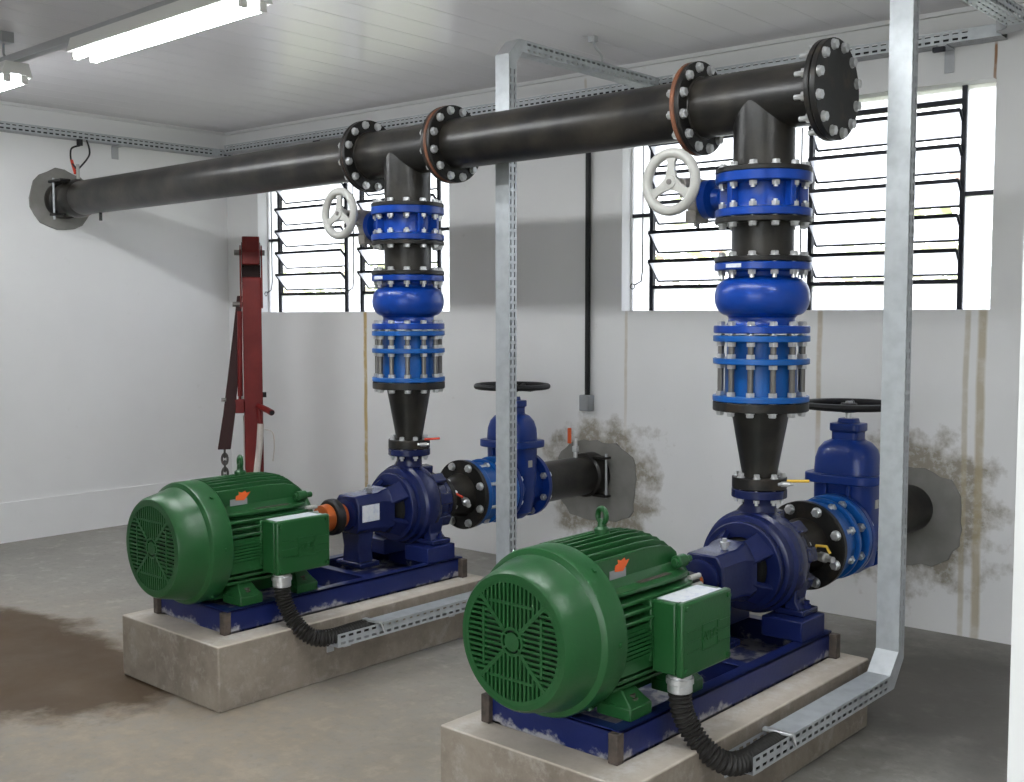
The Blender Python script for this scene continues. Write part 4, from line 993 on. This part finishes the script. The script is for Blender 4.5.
# sensor leads by the pipe entry
t = thing('pressure_sensor', 'small sensor with black and red leads above the pipe entry', 'sensor', (XL + 0.2, YH, ZH + RP))
part('probe', MB().cyl('Z', (XL + 0.24, YH, 0), 0.011, ZH + RP, ZH + RP + 0.11, 10), M_WHEEL, t)
part('cap', MB().cyl('Z', (XL + 0.10, YH + 0.09, 0), 0.02, 2.600, 2.640, 12), M_BLACK, t)
part('lead', MB().tube(smooth([(XL + 0.10, YH + 0.09, 2.60), (XL + 0.10, YH + 0.03, 2.57), (XL + 0.14, YH + 0.01, 2.48), (XL + 0.24, YH - 0.0, 2.42)], 8), 0.006, 6), M_BLACK, t)
part('lead', MB().tube(smooth([(XL + 0.10, YH + 0.14, 2.642), (XL + 0.15, YH + 0.13, 2.54), (XL + 0.24, YH + 0.01, 2.43)], 8), 0.006, 6), M_BLACK, t)
part('red_sleeve', MB().tube([(XL + 0.135, YH + 0.013, 2.49), (XL + 0.20, YH + 0.003, 2.40)], 0.010, 8), M_REDL, t)

# ------------------------------------------------------------------ lamps on a trunking rail
LY, LZ = 2.455, 2.60
t = thing('lamp_rail', 'grey trunking rail under the ceiling carrying the lamps', 'rail', (-4, LY, LZ + 0.05))
part('trunking', MB().box(-6.98, 0.9, LY - 0.022, LY + 0.022, LZ + 0.0785, LZ + 0.115), M_GALVD, t, 0.002)
for xh in (-5.45, -3.1, -1.2, 0.6):
    part('hanger', MB().box(xh - 0.03, xh + 0.03, LY - 0.03, LY + 0.03, ZC - 0.05, ZC - 0.0005), M_GALVD, t)
    part('hanger_rod', MB().tube([(xh, LY, LZ + 0.113), (xh, LY, ZC - 0.12), (xh - 0.02, LY, ZC - 0.10), (xh - 0.02, LY, ZC - 0.045)], 0.006, 8), M_GALVD, t)
def lamp(x0, x1, label):
    t = thing('fluorescent_lamp', label, 'lamp', ((x0 + x1) / 2, LY, LZ), 0, 'fluorescent ceiling lamps')
    part('housing', MB().prism([(LY - 0.055, LZ + 0.078), (LY + 0.055, LZ + 0.078), (LY + 0.075, LZ + 0.015), (LY + 0.07, LZ + 0.013), (LY + 0.03, LZ + 0.022), (LY - 0.03, LZ + 0.022), (LY - 0.07, LZ + 0.013), (LY - 0.075, LZ + 0.015)], 'YZ', x0, x1), M_LAMPW, t)
    for dy in (-0.042, 0.042):
        part('tube', MB().cyl('X', (0, LY + dy, LZ - 0.002), 0.0145, x0 + 0.03, x1 - 0.03, 10), M_TUBE, t, label='glowing fluorescent tube')
        for xe in (x0 + 0.012, x1 - 0.03):
            part('lampholder', MB().box(xe, xe + 0.018, LY + dy - 0.016, LY + dy + 0.016, LZ - 0.017, LZ + 0.03), M_LAMPW, t, 0.002)
lamp(-6.61, -5.33, 'lit twin-tube fluorescent lamp nearest the left wall')
lamp(-4.70, -3.42, 'lit twin-tube fluorescent lamp over the motor near the floor stain')
lamp(-2.79, -1.51, 'lit twin-tube fluorescent lamp over the motor with white-topped box')
lamp(-0.88, 0.40, 'lit twin-tube fluorescent lamp at the door end of the rail')

# ------------------------------------------------------------------ red workshop hoist in the corner
HX, HY = -6.09, 4.30
t = thing('workshop_hoist', 'red folding workshop hoist with chain standing in the corner', 'hoist', (0, 0, 0))
t.location = (HX, HY, 0); t.rotation_euler = (0, 0, math.radians(54.8))
BASE[t.name] = (0, 0, 0)
part('mast', MB().box(-0.058, 0.062, -0.06, 0.06, 0.06, 1.72), M_RED, t, 0.006)
for s_ in (-1, 1):
    xa = -0.072 if s_ < 0 else 0.062
    part('cheek_plate', MB().prism([(-0.062, 1.52), (0.062, 1.52), (0.062, 1.90), (0.02, 1.93), (-0.055, 1.90), (-0.062, 1.84)], 'YZ', xa, xa + 0.010), M_RED, t, 0.002)
part('boom_head', MB().prism([(-0.105, 1.80), (0.06, 1.80), (0.07, 1.985), (-0.02, 1.985), (-0.105, 1.885)], 'YZ', -0.055, 0.056), M_RED, t, 0.006)
part('back_plate', MB().box(-0.06, 0.06, 0.045, 0.06, 1.69, 1.95), M_RED_SHADE, t)  # added dark plate, stands for the shade under the boom head
part('pivot_pin', MB().cyl('X', (0, 0, 1.88), 0.018, -0.105, 0.088, 14), M_ROD, t)
part('boom', MB().loft([[(cx - w_, y - 0.03, z), (cx + w_, y - 0.03, z), (cx + w_, y + 0.03, z), (cx - w_, y + 0.03, z)] for cx, w_, y, z in ((-0.075, 0.016, 0.0, 1.60), (-0.105, 0.030, -0.02, 1.25), (-0.152, 0.038, -0.05, 0.84), (-0.187, 0.041, -0.08, 0.61))]), M_RED_SHADE, t, 0.004, label='folded red boom, shade put into its colour')
part('boom_pin', MB().cyl('X', (0, -0.03, 1.545), 0.016, -0.12, -0.055, 12).cyl('X', (0, -0.08, 0.93), 0.012, -0.20, -0.17, 10), M_ROD, t)
part('ram', MB().tube([(-0.075, -0.06, 1.50), (-0.082, -0.06, 0.95)], 0.016, 12).tube([(-0.075, -0.05, 1.48), (-0.085, -0.05, 0.84)], 0.010, 10), M_RED, t)
part('ram_bracket', MB().box(-0.115, -0.058, -0.075, -0.045, 0.84, 0.93), M_RED, t, 0.004)
part('pale_strip', MB().tube([(-0.066, 0.0, 0.82), (-0.060, 0.0, 0.2)], 0.006, 8).tube([(-0.070, -0.02, 1.45), (-0.066, -0.02, 0.85)], 0.005, 8), M_LAMPW, t)  # white rods added to stand for the pale gap beside the mast
hd = part('handle', MB().tube([(0.03, -0.06, 0.885), (0.09, -0.14, 0.862), (0.115, -0.20, 0.85)], 0.020, 14), M_RED, t)
part('handle_hole', MB().tube([(0.115, -0.20, 0.85), (0.1175, -0.206, 0.8488)], 0.015, 14), M_BLACK, hd)  # black disc painted in for the dark hollow of the tube
part('knob', MB().cyl('X', (0, -0.03, 0.955), 0.018, 0.062, 0.085, 14), M_BLACK, t)
part('lever_socket', MB().tube([(0.035, -0.075, 0.87), (0.045, -0.085, 0.76)], 0.018, 12), M_RED, t)
part('rope', MB().tube(smooth([(0.045, -0.09, 0.77), (0.035, -0.095, 0.62), (0.015, -0.095, 0.45), (0.0, -0.09, 0.25), (0.01, -0.09, 0.10)], 6), 0.021, 10).tube(smooth([(0.07, -0.07, 0.73), (0.12, -0.08, 0.71), (0.13, -0.07, 0.62), (0.12, -0.07, 0.52)], 6), 0.004, 6), M_ROPE, t, label='white rope')
for k_ in range(5):
    z = 0.590 - 0.046 * k_
    l_ = MB().torus('Y' if k_ % 2 else 'X', (0, 0, 0), 0.018, 0.0075, 18, 6)
    l_.xf(Matrix.Translation((-0.185, -0.08, z)) @ Matrix.Diagonal((1, 1, 1.7, 1)))
    part('chain_link', l_, M_CHAIN, t)
part('hook', MB().tube(smooth([(-0.185, -0.08, 0.335), (-0.185, -0.08, 0.29), (-0.155, -0.08, 0.25), (-0.185, -0.08, 0.215), (-0.215, -0.08, 0.245)], 6), 0.010, 8), M_CHAIN, t)
part('base_leg', MB().box(-0.05, 0.05, -0.35, 0.35, 0.05, 0.11).box(-0.33, 0.33, 0.0, 0.09, 0.05, 0.11), M_RED, t, 0.005)
for (xa, ya) in ((-0.3, 0.045), (0.3, 0.045), (0, -0.32), (0, 0.32)):
    part('castor', MB().cyl('X', (xa, ya, 0.028), 0.028, -0.012, 0.012, 18), M_BLACK, t)
